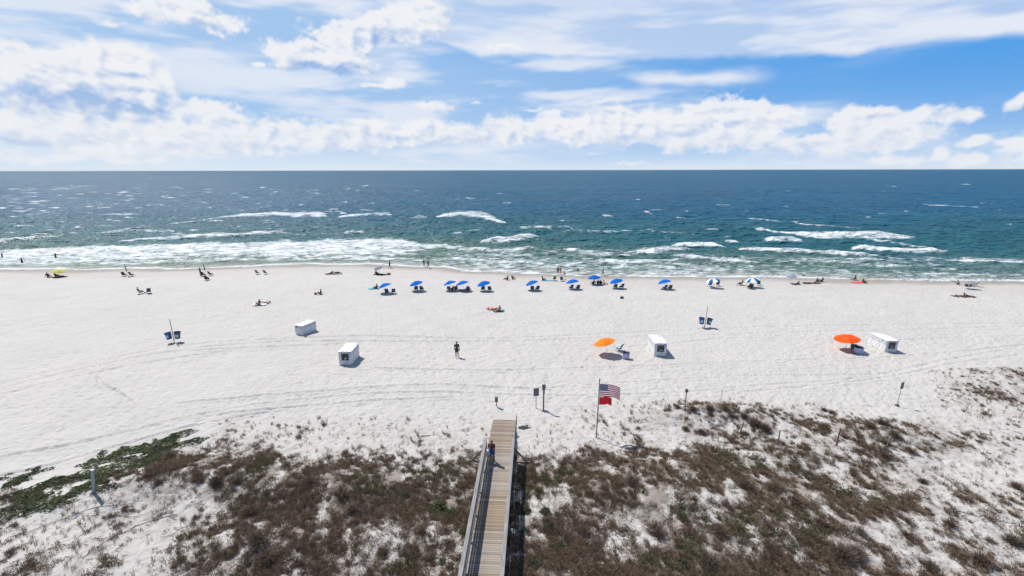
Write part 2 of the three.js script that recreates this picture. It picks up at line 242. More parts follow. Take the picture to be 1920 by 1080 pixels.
// ---------------------------------------------------------------- sea
{
  // lines of broken water and painted glitter flecks: [[pixels], half width in pixels, strength, ridge height]
  const raw = [
    [[[333, 420], [413, 409], [500, 404], [560, 403], [602, 406]], 4.5, .95, .5], [[[190, 437], [250, 436], [320, 434]], 3, .55, .3], [[[227, 454], [333, 447], [443, 443], [540, 438]], 3, .8, .5],
    [[[-60, 461], [0, 457], [60, 450], [113, 443]], 4.5, .95, .7], [[[-60, 478], [0, 476], [150, 473], [333, 468], [500, 463], [640, 461], [740, 461], [837, 466]], 9, 1.05, .35],
    [[[-60, 496], [0, 495], [200, 494], [400, 490], [560, 485], [700, 485], [820, 491]], 6, .72, .1], [[[-60, 484], [0, 482], [200, 479], [400, 475], [600, 470], [760, 470]], 15, .92, .1], [[[-60, 490], [0, 489], [200, 486], [400, 482], [600, 477], [760, 476]], 9, .85, .2], [[[640, 407], [690, 405], [730, 405]], 4, .75, .4], [[[770, 410], [800, 410]], 3.5, .65, .3], [[[828, 405], [870, 404], [907, 406], [940, 417]], 5, .95, .5],
    [[[907, 456], [957, 452], [1005, 445]], 4, 1.15, .9], [[[867, 470], [923, 473], [1007, 467]], 3, .85, .4], [[[823, 487], [890, 490], [990, 494], [1023, 497]], 3.5, .8, .25],
    [[[1053, 470], [1107, 478], [1167, 480], [1233, 474], [1290, 469]], 4.5, .85, .4], [[[1060, 497], [1140, 493], [1207, 492], [1280, 489]], 3.5, .75, .25], [[[973, 427], [1067, 427], [1085, 436], [1140, 438], [1200, 433]], 1.6, .6, .3],
    [[[872, 372], [890, 373]], 1.5, .7, .3], [[[942, 382], [958, 381]], 1.5, .7, .3], [[[1129, 405], [1146, 406]], 2, .9, .3], [[[1209, 399], [1220, 400]], 1.8, .8, .3], [[[645, 439], [680, 437]], 2.5, .75, .3], [[[848, 439], [866, 438]], 1.8, .7, .3], [[[878, 434], [900, 432]], 2, .7, .3],
    [[[1423, 430], [1467, 438], [1513, 446], [1580, 446], [1640, 443], [1688, 443]], 6, 1.0, .6], [[[1405, 412], [1513, 422], [1560, 426], [1610, 430]], 2.2, .6, .3], [[[1440, 454], [1470, 454], [1501, 452]], 4, 1.15, .9], [[[1633, 453], [1687, 460], [1747, 466]], 4, .7, .3], [[[1603, 468], [1680, 473], [1767, 473]], 4, 1.0, .6],
    [[[1265, 462], [1310, 463], [1357, 465]], 3.5, 1.0, .7], [[[1363, 457], [1384, 457]], 2, .9, .4], [[[1393, 469], [1480, 473], [1563, 477], [1640, 480]], 4.5, .95, .5], [[[1270, 481], [1347, 491], [1417, 492]], 5.5, .85, .3], [[[1480, 487], [1613, 497], [1700, 503], [1790, 506]], 6, .62, .2], [[[1790, 488], [1853, 493], [1980, 494]], 6, .85, .3],
    [[[1700, 382], [1747, 386], [1830, 389]], 1.8, .65, .3], [[[1100, 486], [1300, 500], [1500, 507], [1700, 514], [1980, 519]], 5, .55, .1], [[[850, 500], [1000, 505], [1200, 511], [1500, 514], [1980, 522]], 3, .5, .1], [[[1600, 404], [1680, 402]], 1.2, .35, .2], [[[1220, 436], [1300, 440]], 1.2, .4, .2], [[[1330, 432], [1375, 446]], 2, .45, .2],
  ];
  const r = rng(5);
  for (let k = 0; k < 460; k++) { const y = 326 + 118 * r() ** 1.4, x = r() < .85 ? 700 * r() ** 1.3 : 1920 * r(), l = (3 + 22 * r() * r()) * (y - 290) / 100; raw.push([[[x, y], [x + l, y + (r() - .5) * 2]], .3 + (y - 319) / 150, .46 + .36 * r(), .15]); }  // small whitecaps, mostly to the left, also painted in place of sun glitter
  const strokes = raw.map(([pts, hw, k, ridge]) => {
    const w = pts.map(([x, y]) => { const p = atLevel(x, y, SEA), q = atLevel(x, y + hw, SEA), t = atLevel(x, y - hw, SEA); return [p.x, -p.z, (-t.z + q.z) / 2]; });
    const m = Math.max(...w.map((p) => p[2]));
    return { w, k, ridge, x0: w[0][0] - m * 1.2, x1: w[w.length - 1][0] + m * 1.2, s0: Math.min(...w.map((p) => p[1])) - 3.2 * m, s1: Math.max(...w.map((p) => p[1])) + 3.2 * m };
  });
  function broken(x, s) {
    let f = 0, h = 0;
    for (const b of strokes) {
      if (x < b.x0 || x > b.x1 || s < b.s0 || s > b.s1) continue;
      let k = 1; while (k < b.w.length - 1 && b.w[k][0] < x) k++;
      const p = b.w[k - 1], q = b.w[k], tt = (x - p[0]) / (q[0] - p[0]), t = clamp(tt), hw = lerp(p[2], q[2], t), over = Math.abs(tt - t) * (q[0] - p[0]);
      const ends = Math.min(x - b.w[0][0], b.w[b.w.length - 1][0] - x), span = b.w[b.w.length - 1][0] - b.w[0][0], taper = clamp(.35 + ends / (span * .22 + .01), 0, 1);
      const wob = (fbm(x * .16, s * .05 + 7, 3) - .5) * hw * 1.2, d = (s - lerp(p[1], q[1], t) + wob) / (hw * taper + .05);
      const e = over > 0 ? Math.exp(-((over / (hw + 1)) ** 2) * 3) : 1;
      // steep foaming front towards the land, a thinning trail to seaward
      const v = b.k * e * (d < 0 ? Math.exp(-d * d * 1.6) : Math.exp(-d * d * .55));
      if (v > f) f = v; h = Math.max(h, b.ridge * e * taper * Math.exp(-((d - .35) * (d - .35)) * .9));
    }
    return [f, h];
  }
  const lod = (x, s, w, ax, ay, o) => { const e = Math.log2(w), k = Math.floor(e), a = 2 ** k, t = e - k; return lerp(noise(x / (a * ax) + o + k * 7.3, s / (a * ay) + o), noise(x / (2 * a * ax) + o + (k + 1) * 7.3, s / (2 * a * ay) + o), t); };
  const rows = []; for (let s = 84; s < 45000; s += .145 * Math.pow(s / 84, 1.88)) rows.push(s); rows.push(46000);
  const NC = 880, cols = [-8, -3, -1.7]; for (let k = 0; k <= NC; k++) cols.push((k / NC * 2 - 1) * 1.28); cols.push(1.7, 3, 8);
  const nr = rows.length, nc = cols.length, pos = new Float32Array(nr * nc * 3), col = new Float32Array(nr * nc * 3), uv = new Float32Array(nr * nc * 2), idx = new Uint32Array((nr - 1) * (nc - 1) * 6);
  for (let j = 0; j < nr; j++) {
    const s = rows[j], ds = j ? s - rows[j - 1] : .2;
    for (let i = 0; i < nc; i++) {
      const x = cols[i] * s, at = j * nc + i, d = s - shoreAt(x); let h = SEA, f = 0, ridge = 0;
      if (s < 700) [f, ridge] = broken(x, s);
      const calm = smooth(0, 14, d), big = smooth(10, 70, d);
      // swell running in on the shore, chop over it; what the rows can no longer carry dies away with distance
      const l = (w) => smooth(ds * 2, ds * 4.5, w);
      const warp = fbm(x * .012, s * .02, 3) * 26;
      h += big * l(17) * .26 * Math.pow(.5 + .5 * Math.sin((s + warp + x * .03) * .37), 2.2) * (.4 + 1.2 * noise(x * .03, s * .05));
      h += calm * l(7) * (billow(x * .085 + 3 + .4 * noise(x * .3, s * .2), s * .24, 2) - .5) * .62; h += calm * l(4) * (noise(x * .22 + 60, s * .55) - .5) * .42;
      h += calm * l(2.2) * (noise(x * .55, s * 1.0 + 40) - .5) * .26 + calm * l(1.2) * (noise(x * 1.1 + 5, s * 1.9) - .5) * .07;
      h += l(1) * smooth(-1, 4, d) * (noise(x * 1.7, s * 2.3) - .5) * .05;
      if (s > 160) h += Math.min(ds, 3.5) * (lod(x, s, ds + 1, 1.6, 2.0, 5) - .5) * .30 * smooth(140, 260, s) * smooth(6000, 1500, s);
      h += ridge * 1.25;
      // foam: the broken lines and painted glitter flecks, the wash behind them torn into lace, the lip of the swash
      const wash = (smooth(58, 10, d + (fbm(x * .03, s * .04 + 2, 3) - .5) * 46) * .50) * smooth(-130, -70, -Math.abs(x - 10) - 40) ;
      const lace = billow(x * .16 + 2 * noise(x * .05, s * .1), s * .34, 4), fine = fbm(x * .8, s * 1.3, 3);
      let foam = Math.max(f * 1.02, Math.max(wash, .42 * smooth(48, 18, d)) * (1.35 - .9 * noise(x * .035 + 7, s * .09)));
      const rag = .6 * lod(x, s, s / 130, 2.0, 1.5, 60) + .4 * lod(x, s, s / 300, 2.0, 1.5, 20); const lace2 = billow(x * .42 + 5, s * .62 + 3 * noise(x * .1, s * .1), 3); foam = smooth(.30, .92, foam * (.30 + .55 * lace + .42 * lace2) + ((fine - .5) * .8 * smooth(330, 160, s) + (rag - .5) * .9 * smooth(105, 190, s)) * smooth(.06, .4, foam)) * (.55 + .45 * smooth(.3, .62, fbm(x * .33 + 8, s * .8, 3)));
      const lip = Math.exp(-(((d + (fbm(x * .15, 3, 3) - .5) * 3.6 - .6) / .8) ** 2)); foam = Math.max(foam, lip * (.55 + .5 * fine));
      foam = clamp(foam) * .96;
      // water: sand-laden green inshore, teal over the bars, blue outside
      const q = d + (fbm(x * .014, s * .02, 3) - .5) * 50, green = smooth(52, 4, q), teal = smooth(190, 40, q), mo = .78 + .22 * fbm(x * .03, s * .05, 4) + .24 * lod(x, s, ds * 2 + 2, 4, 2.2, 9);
      let R = lerp(.002, .008, teal), G = lerp(.050, .060, teal), B = lerp(.096, .074, teal);
      R = lerp(R, .062, green); G = lerp(G, .105, green); B = lerp(B, .082, green);
      R *= mo; G *= mo; B *= mo;  // mottling painted into the water colour for wind streaks and cloud shadows
      const thin = smooth(7, 0, d) * .75; R = lerp(R, .24, thin); G = lerp(G, .23, thin); B = lerp(B, .20, thin);
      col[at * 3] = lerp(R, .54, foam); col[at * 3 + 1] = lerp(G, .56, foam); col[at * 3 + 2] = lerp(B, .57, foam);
      pos[at * 3] = x; pos[at * 3 + 1] = h + foam * calm * (.05 + .12 * fine) * l(1.5); pos[at * 3 + 2] = -s; const wx = x + 22 * fbm(x / 70, s / 70 + 5, 2), ws = s + 22 * fbm(x / 70 + 40, s / 70, 2); uv[at * 2] = (wx * .83 + ws * .31) / 24; uv[at * 2 + 1] = (ws * .95 - wx * .27) / 24;
    }
  }
  let o = 0; for (let j = 0; j < nr - 1; j++) for (let i = 0; i < nc - 1; i++) { const a = j * nc + i; idx[o++] = a; idx[o++] = a + 1; idx[o++] = a + nc; idx[o++] = a + 1; idx[o++] = a + nc + 1; idx[o++] = a + nc; }
  const g = new THREE.BufferGeometry(); g.setAttribute('position', new THREE.BufferAttribute(pos, 3)); g.setAttribute('color', new THREE.BufferAttribute(col, 3)); g.setAttribute('uv', new THREE.BufferAttribute(uv, 2)); g.setIndex(new THREE.BufferAttribute(idx, 1)); g.computeVertexNormals();
  const T = 1024, bd = new Uint8Array(T * T * 4);
  const pn = (x, y, px, py) => { const xi = Math.floor(x), yi = Math.floor(y), fx = x - xi, fy = y - yi, u = fx * fx * (3 - 2 * fx), v = fy * fy * (3 - 2 * fy), q = (i, j) => HASH[((((i % px) + px) % px) * 131 + (((j % py) + py) % py) * 977 + px * 13) & 65535]; return lerp(lerp(q(xi, yi), q(xi + 1, yi), u), lerp(q(xi, yi + 1), q(xi + 1, yi + 1), u), v); };
  for (let j = 0; j < T; j++) for (let i = 0; i < T; i++) { const u = i / T, v = j / T; const h = .5 * pn(u * 6, v * 10, 6, 10) + .28 * pn(u * 14, v * 23, 14, 23) + .14 * pn(u * 32, v * 50, 32, 50) + .08 * pn(u * 70, v * 110, 70, 110), k = (j * T + i) * 4; bd[k] = bd[k + 1] = bd[k + 2] = h * 255; bd[k + 3] = 255; }
  const bump = new THREE.DataTexture(bd, T, T); bump.wrapS = bump.wrapT = THREE.RepeatWrapping; bump.magFilter = THREE.LinearFilter; bump.minFilter = THREE.LinearMipmapLinearFilter; bump.generateMipmaps = true; bump.needsUpdate = true;
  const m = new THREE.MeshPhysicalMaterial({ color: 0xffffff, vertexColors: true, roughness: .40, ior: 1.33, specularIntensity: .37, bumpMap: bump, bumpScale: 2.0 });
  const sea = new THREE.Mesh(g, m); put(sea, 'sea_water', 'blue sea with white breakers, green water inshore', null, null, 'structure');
}
// ---------------------------------------------------------------- boardwalk
function grainMap(seed, stretch) {
  const T = 256, d = new Uint8Array(T * T * 4); for (let j = 0; j < T; j++) for (let i = 0; i < T; i++) { const h = fbm(i / T * 5 + seed, j / T * stretch + seed * 3, 4), o = (j * T + i) * 4, v = 150 + 190 * (h - .5); d[o] = d[o + 1] = d[o + 2] = clamp(v + 55, 0, 255); d[o + 3] = 255; }
  const t = new THREE.DataTexture(d, T, T); t.wrapS = t.wrapT = THREE.RepeatWrapping; t.magFilter = THREE.LinearFilter; t.needsUpdate = true; return t;
}
const grain = grainMap(3, 44), grainBump = grainMap(9, 44);
const wood = (r, g, b) => mat(lin(r, g, b), .85, { map: grain, bumpMap: grainBump, bumpScale: .004 });
const deckTan = [wood(.225, .17, .118), wood(.19, .143, .10), wood(.235, .185, .135), wood(.16, .127, .096)], deckGrey = [wood(.26, .222, .185), wood(.235, .205, .172), wood(.28, .24, .20), wood(.19, .168, .146)];
const greyWood = wood(.205, .20, .195), greyWood2 = wood(.18, .174, .168), oldWood = wood(.16, .135, .11);
const DECK = .62, RAILEND = 29.6, RAMPEND = 36.3;
{
  const walk = group('boardwalk'); walk.position.set(WALK0[0], 0, -WALK0[1]); walk.rotation.y = -WALKANG;
  const toZ = (s) => -(s - WALK0[1]) / Math.cos(WALKANG);
  const deckY = (s) => s < RAILEND + .4 ? DECK : lerp(DECK, -.02, (s - RAILEND - .4) / (RAMPEND - RAILEND - .4));
  const r = rng(31), pitch = .152, W = 1.86, planks = [];
  for (let k = 0; k < 3; k++) planks.push(box(W + (k - 1) * .03, .038, .143, 0, 0, 0, .006));
  for (const g of planks) { const p = g.attributes.position, uv = new Float32Array(p.count * 2); for (let i = 0; i < p.count; i++) { uv[i * 2] = p.getX(i) * .4; uv[i * 2 + 1] = p.getZ(i) * 2.2; } g.setAttribute('uv', new THREE.BufferAttribute(uv, 2)); }
  let n = 0; for (let s = 10.5; s < RAMPEND - .1; s += pitch * Math.cos(WALKANG)) {
    // runs of newer tan boards and of weathered grey ones, as they were replaced
    const tan = (s > 22.2 && s < 25.6) || s < 19.6 || s > 29.9 ? (r() < .86) : (r() < .16), set = tan ? deckTan : deckGrey;
    const p = part('plank', planks[Math.floor(r() * 3)], set[Math.floor(r() * 4)], walk), y = deckY(s), y2 = deckY(s + .1);
    p.position.set((r() - .5) * .03, y - .019 + (r() - .5) * .007, toZ(s)); p.rotation.x = Math.atan2(y2 - y, .1) + (r() - .5) * .012; p.rotation.y = (r() - .5) * .006; n++;
  }
  for (const x of [-.8, 0, .8]) { part('joist', bar([x, DECK - .15, toZ(10.4)], [x, DECK - .15, toZ(RAILEND + .3)], .05, .2), greyWood, walk); part('ramp_joist', bar([x, DECK - .15, toZ(RAILEND + .3)], [x, -.14, toZ(RAMPEND)], .05, .18), greyWood, walk); }
  for (const sd of [-1, 1]) {
    const X = sd * .97;
    for (let s = RAILEND; s > 10; s -= 2.05) { part('post', box(.10, 2.5, .10, X, DECK - .2 + .03, toZ(s), .006), greyWood2, walk); }
    part('cap_rail', box(.21, .042, 19.4, X, DECK + 1.12, toZ(20.1), .006), greyWood, walk);
    for (const [y, h] of [[.99, .18], [.72, .15], [.48, .15], [.24, .15]]) part('side_rail', box(.04, h, 19.3, X - sd * .075, DECK + y, toZ(20.1), .006), y > .9 ? greyWood : greyWood2, walk);
    part('brace', bar([X + sd * .06, DECK + .55, toZ(RAILEND - .1)], [X + sd * 1.15, -.05, toZ(RAILEND - .1)], .09, .09), oldWood, walk);
    part('brace_stake', bar([X + sd * .03, .10, toZ(RAILEND - .1)], [X + sd * 1.2, .12, toZ(RAILEND - .1)], .05, .09), oldWood, walk);
    part('ramp_edge', bar([sd * .93, DECK - .1, toZ(RAILEND + .3)], [sd * .93, -.12, toZ(RAMPEND)], .04, .2), greyWood, walk);
  }
  { const m = part('drifted_sand', new THREE.BoxGeometry(1.86, .02, 1.3, 16, 1, 12), mat(lin(.305, .288, .268), .95), walk), q = m.geometry.attributes.position; for (let k = 0; k < q.count; k++) { const e = Math.abs(q.getX(k)) / .95, z = q.getZ(k); q.setZ(k, z + (z > .3 ? (noise(q.getX(k) * 3, 2) - .5) * .25 : 0)); if (q.getY(k) > 0) q.setY(k, .02 + .03 * noise(q.getX(k) * 3, z * 3) * (1 - e * e)); } m.geometry.computeVertexNormals(); const s = RAMPEND - .5; m.position.set(0, deckY(s) + .012, toZ(s)); m.rotation.x = -.1; }
  put(walk, 'boardwalk', 'weathered timber boardwalk with grey railings ramping down to the sand', 'boardwalk');
}

// ---------------------------------------------------------------- people
const skin = [mat(lin(.42, .25, .17), .6), mat(lin(.30, .17, .11), .6), mat(lin(.20, .11, .07), .6)];
const dark = (r, g, b) => mat(lin(r, g, b), .85);
const cloth = { black: dark(.02, .02, .022), charcoal: dark(.045, .04, .038), navy: dark(.018, .025, .06), maroon: dark(.09, .02, .025), blue: dark(.03, .07, .22), teal: dark(.02, .14, .15), green: dark(.03, .10, .06), red: dark(.42, .03, .03), white: dark(.6, .6, .6), pink: dark(.5, .16, .18), brown: dark(.09, .05, .035), grey: dark(.2, .2, .21) };
const hairDark = dark(.02, .014, .01), hairBrown = dark(.08, .045, .025);
function field(bones, N, c, half, k, extra) {   // smooth union of tapered capsules, meshed
  const mc = new MarchingCubes(N, mat(0xffffff), false, false, 60000); mc.isolation = 0; const f = mc.field;
  for (let z = 0; z < N; z++) for (let y = 0; y < N; y++) for (let x = 0; x < N; x++) {
    const px = c[0] + (x - N / 2) / (N / 2) * half, py = c[1] + (y - N / 2) / (N / 2) * half, pz = c[2] + (z - N / 2) / (N / 2) * half; let d = 9;
    for (const [a, b, ra, rb] of bones) {
      const ux = b[0] - a[0], uy = b[1] - a[1], uz = b[2] - a[2], wx = px - a[0], wy = py - a[1], wz = pz - a[2], t = clamp((wx * ux + wy * uy + wz * uz) / (ux * ux + uy * uy + uz * uz + 1e-9));
      const e = Math.hypot(wx - ux * t, wy - uy * t, wz - uz * t) - (ra + (rb - ra) * t); const h = Math.max(k - Math.abs(d - e), 0) / k; d = Math.min(d, e) - h * h * k * .25;
    }
    if (extra) d = Math.max(d, extra(px, py, pz)); f[z * N * N + y * N + x] = -d;
  }
  mc.update(); const n = mc.count, p = new Float32Array(n * 3);
  for (let i = 0; i < n; i++) for (let q = 0; q < 3; q++) p[i * 3 + q] = c[q] + mc.positionArray[i * 3 + q] * half;
  let g = new THREE.BufferGeometry(); g.setAttribute('position', new THREE.BufferAttribute(p, 3)); g = mergeVertices(g, 1e-5); g.computeVertexNormals(); return g;
}
const add = (a, b) => [a[0] + b[0], a[1] + b[1], a[2] + b[2]];
// poses: facing +z, metres; pelvis, chest, neck, head, then per side elbow, wrist, fingers' direction, knee, ankle, toe
const POSES = {
  walk: { pel: [0, .95, 0], che: [0, 1.30, .02], nec: [0, 1.49, .02], hea: [0, 1.64, .04], el: [[-.25, 1.16, -.10], [.25, 1.16, .03]], wr: [[-.27, .93, -.14], [.26, .95, .16]], fd: [[0, -1, .1], [0, -1, .3]], kn: [[-.10, .51, .14], [.10, .50, -.04]], an: [[-.10, .09, .22], [.10, .14, -.30]], to: [[-.11, .03, .38], [.11, .04, -.18]] },
  stand: { pel: [0, .94, 0], che: [0, 1.30, 0], nec: [0, 1.48, 0], hea: [0, 1.63, .02], el: [[-.28, 1.17, -.02], [.29, 1.18, .0]], wr: [[-.29, .94, .06], [.24, .98, .14]], fd: [[0, -1, .1], [-.3, -.9, .2]], kn: [[-.11, .51, .02], [.12, .51, .02]], an: [[-.13, .08, 0], [.14, .08, -.02]], to: [[-.15, .03, .16], [.17, .03, .14]] },
  seat: { pel: [0, .40, -.05], che: [0, .72, -.19], nec: [0, .90, -.24], hea: [0, 1.05, -.20], el: [[-.29, .60, -.06], [.29, .60, -.06]], wr: [[-.27, .56, .18], [.27, .56, .18]], fd: [[0, -.2, 1], [0, -.2, 1]], kn: [[-.12, .46, .40], [.13, .46, .40]], an: [[-.13, .10, .58], [.14, .10, .62]], to: [[-.15, .06, .74], [.17, .06, .78]] },
  ground: { pel: [0, .12, 0], che: [0, .46, -.10], nec: [0, .64, -.12], hea: [0, .79, -.08], el: [[-.30, .30, -.16], [.28, .36, .06]], wr: [[-.34, .08, -.30], [.16, .38, .28]], fd: [[0, -.2, -1], [-.2, -.1, 1]], kn: [[-.13, .44, .34], [.14, .36, .40]], an: [[-.12, .08, .56], [.14, .08, .74]], to: [[-.13, .04, .72], [.16, .06, .90]] },
  lie: { pel: [0, .13, 0], che: [0, .16, -.36], nec: [0, .17, -.55], hea: [0, .20, -.70], el: [[-.34, .10, -.42], [.36, .10, -.62]], wr: [[-.24, .08, -.18], [.14, .10, -.82]], fd: [[.2, -.1, 1], [-1, 0, -.2]], kn: [[-.10, .30, .40], [.13, .10, .44]], an: [[-.10, .07, .70], [.16, .07, .86]], to: [[-.12, .08, .86], [.18, .17, .96]] },
  prop: { pel: [0, .13, 0], che: [0, .34, -.30], nec: [0, .45, -.44], hea: [0, .56, -.52], el: [[-.25, .07, -.46], [.25, .07, -.46]], wr: [[-.22, .06, -.24], [.24, .06, -.22]], fd: [[0, -.1, 1], [0, -.1, 1]], kn: [[-.10, .12, .44], [.12, .14, .44]], an: [[-.12, .07, .86], [.14, .07, .86]], to: [[-.14, .15, .98], [.18, .15, .98]] },
  crouch: { pel: [0, .30, -.10], che: [0, .56, .06], nec: [0, .70, .16], hea: [0, .80, .27], el: [[-.24, .36, .24], [.24, .36, .24]], wr: [[-.16, .14, .38], [.16, .14, .40]], fd: [[.1, -.9, .3], [-.1, -.9, .3]], kn: [[-.16, .46, .26], [.16, .46, .26]], an: [[-.13, .09, .0], [.13, .09, .0]], to: [[-.15, .03, .16], [.15, .03, .16]] },
  wade: { pel: [0, .60, 0], che: [0, .94, .03], nec: [0, 1.12, .04], hea: [0, 1.27, .06], el: [[-.36, .86, .04], [.38, .90, .06]], wr: [[-.44, .66, .16], [.52, .98, .22]], fd: [[-.1, -1, .1], [.3, .5, .2]], kn: [[-.12, .17, .10], [.12, .17, -.02]], an: [[-.12, -.24, .08], [.12, -.24, -.16]], to: [[-.14, -.29, .24], [.14, -.29, 0]] },
};
const bodies = {};
function bodyOf(pose) {
  if (bodies[pose]) return bodies[pose];
  const P = POSES[pose], up = new THREE.Vector3(...P.nec).sub(new THREE.Vector3(...P.che)).normalize(), sh = [-.185, .185].map((x) => [x, P.nec[1] - up.y * .075, P.nec[2] - up.z * .075]), hip = [-.09, .09].map((x) => [x, P.pel[1] - .02, P.pel[2]]);
  const torso = [[P.pel, lerpV(P.pel, P.che, .5), .125, .115], [lerpV(P.pel, P.che, .5), P.che, .115, .13], [hip[0], hip[1], .10, .10], [[-.09, P.che[1], P.che[2]], [.09, P.che[1], P.che[2]], .115, .115], [sh[0], sh[1], .065, .065], [lerpV(P.che, P.nec, .6), P.nec, .10, .06]];
  const arms = [], legs = []; for (const i of [0, 1]) { arms.push([sh[i], P.el[i], .055, .042], [P.el[i], P.wr[i], .041, .028]); legs.push([hip[i], P.kn[i], .092, .058], [P.kn[i], lerpV(P.kn[i], P.an[i], .35), .056, .057], [lerpV(P.kn[i], P.an[i], .35), P.an[i], .057, .037], [P.an[i], P.to[i], .042, .033]); }
  const palms = [0, 1].map((i) => { const d = new THREE.Vector3(...P.fd[i]).normalize(); return [P.wr[i], add(P.wr[i], d.clone().multiplyScalar(.085).toArray()), .027, .036]; });
  const all = [...torso, ...arms, ...legs, ...palms, [P.nec, lerpV(P.nec, P.hea, .6), .052, .055]];
  const lo = [9, 9, 9], hi = [-9, -9, -9]; for (const [a, b] of all) for (const p of [a, b]) for (let q = 0; q < 3; q++) { lo[q] = Math.min(lo[q], p[q]); hi[q] = Math.max(hi[q], p[q]); }
  const c = lo.map((v, q) => (v + hi[q]) / 2), half = Math.max(...hi.map((v, q) => v - lo[q])) / 2 + .18;
  const bits = [field(all, 68, c, half, .05)];
  // head with brow, nose, chin and ears
  const H = P.hea, F = [0, 0, 1];
  bits.push(field([[[0, H[1] + .025, H[2] - .012], [0, H[1] + .02, H[2] + .012], .088, .082], [[0, H[1] - .05, H[2] + .02], [0, H[1] - .078, H[2] + .045], .062, .036], [[0, H[1] - .005, H[2] + .09], [0, H[1] - .026, H[2] + .112], .008, .014], [[-.084, H[1], H[2]], [-.086, H[1] - .035, H[2] + .004], .016, .012], [[.084, H[1], H[2]], [.086, H[1] - .035, H[2] + .004], .016, .012]], 34, H, .17, .03));
  // fingers and thumbs
  for (const i of [0, 1]) {
    const d = new THREE.Vector3(...P.fd[i]).normalize(), b = new THREE.Vector3(...palms[i][1]), side = new THREE.Vector3(0, 0, 1).cross(d); if (side.length() < .3) side.set(1, 0, 0).cross(d); side.normalize(); const curl = new THREE.Vector3().crossVectors(side, d);
    for (let k = 0; k < 4; k++) { const l = [.065, .078, .073, .058][k], o = b.clone().addScaledVector(side, (k - 1.5) * .02).addScaledVector(d, .012), m = o.clone().addScaledVector(d, l * .55).addScaledVector(curl, .008), e = m.clone().addScaledVector(d, l * .4).addScaledVector(curl, .022); bits.push(rod(o.toArray(), m.toArray(), .0095, .0085, 5), rod(m.toArray(), e.toArray(), .0085, .006, 5)); }
    const t0 = new THREE.Vector3(...P.wr[i]).addScaledVector(d, .03).addScaledVector(side, (i ? -1 : 1) * .03), t1 = t0.clone().addScaledVector(d, .045).addScaledVector(side, (i ? -1 : 1) * .03), t2 = t1.clone().addScaledVector(d, .03); bits.push(rod(t0.toArray(), t1.toArray(), .012, .010, 5), rod(t1.toArray(), t2.toArray(), .010, .007, 5));
  }
  const body = mergeGeometries(bits.map((g) => { const q = g.index ? g.toNonIndexed() : g; for (const k of Object.keys(q.attributes)) if (k !== 'position' && k !== 'normal') q.deleteAttribute(k); return q; }));
  const fat = (l, e) => l.map(([a, b, p, q]) => [a, b, p + e, q + e]), half2 = half;
  const shirt = field([...fat(torso.slice(1), .018), ...fat([arms[0], arms[2]].map(([a, b, p, q]) => [a, lerpV(a, b, .62), p, q + .012]), .016)], 60, c, half2, .04);
  const shorts = field([...fat([torso[0], torso[2]], .02), ...fat([legs[0], legs[4]].map(([a, b, p, q]) => [a, lerpV(a, b, .72), p, q + .02]), .018)], 60, c, half2, .04);
  const bikiniTop = field(fat([torso[3]], .012), 60, c, half2, .04, (x, y, z) => Math.abs((y - P.che[1]) * up.y + (z - P.che[2]) * up.z) - .07);
  const brief = field([...fat([torso[2]], .018), [P.pel, lerpV(P.pel, P.che, .15), .135, .13]], 60, c, half2, .04);
  const hair = field([[[0, H[1] + .035, H[2] - .02], [0, H[1] + .03, H[2]], .098, .09]], 30, H, .2, .03, (x, y, z) => Math.max(-(y - H[1] + .02) , (z - H[2]) * .8 - (y - H[1]) * .6 - .035));
  const longHair = field([[[0, H[1] + .035, H[2] - .02], [0, H[1] + .03, H[2]], .098, .09], [[0, H[1] + .0, H[2] - .06], [0, H[1] - .17 * Math.max(.3, up.y), H[2] - .08 - .1 * (1 - up.y)], .075, .055]], 34, [H[0], H[1] - .06, H[2] - .03], .28, .03, (x, y, z) => (z - H[2]) * .8 - (y - H[1]) * .3 - .035);
  const brim = new THREE.CylinderGeometry(.17, .18, .012, 18); brim.translate(0, H[1] + .075, H[2]);
  return bodies[pose] = { body, shirt, shorts, bikiniTop, brief, hair, longHair, brim };
}
function lerpV(a, b, t) { return [lerp(a[0], b[0], t), lerp(a[1], b[1], t), lerp(a[2], b[2], t)]; }
// where: [x, s] or pixels; turn: 0 faces the camera, PI faces the sea
function person(at, pose, turn, look, label, more = {}) {
  const p = Array.isArray(at) ? onLand(at[0], at[1]) : at, B = bodyOf(pose), g = group('person');
  part('body', B.body, skin[look.skin ?? 0], g);
  if (look.shirt) part('shirt', B.shirt, cloth[look.shirt], g); if (look.shorts) part('shorts', B.shorts, cloth[look.shorts], g);
  if (look.top) part('bikini_top', B.bikiniTop, cloth[look.top], g); if (look.brief) part('swim_brief', B.brief, cloth[look.brief], g);
  part('hair', look.long ? B.longHair : B.hair, look.hair ?? hairDark, g); if (look.hat) part('hat_brim', B.brim, cloth[look.hat], g);
  g.position.set(p.x, p.y + (more.up ?? 0), p.z); g.rotation.y = turn; g.scale.setScalar(more.size ?? 1);
  return put(g, 'person', label, 'person', more.group);
}
const boardP = (px, py, h) => atLevel(px, py, h);

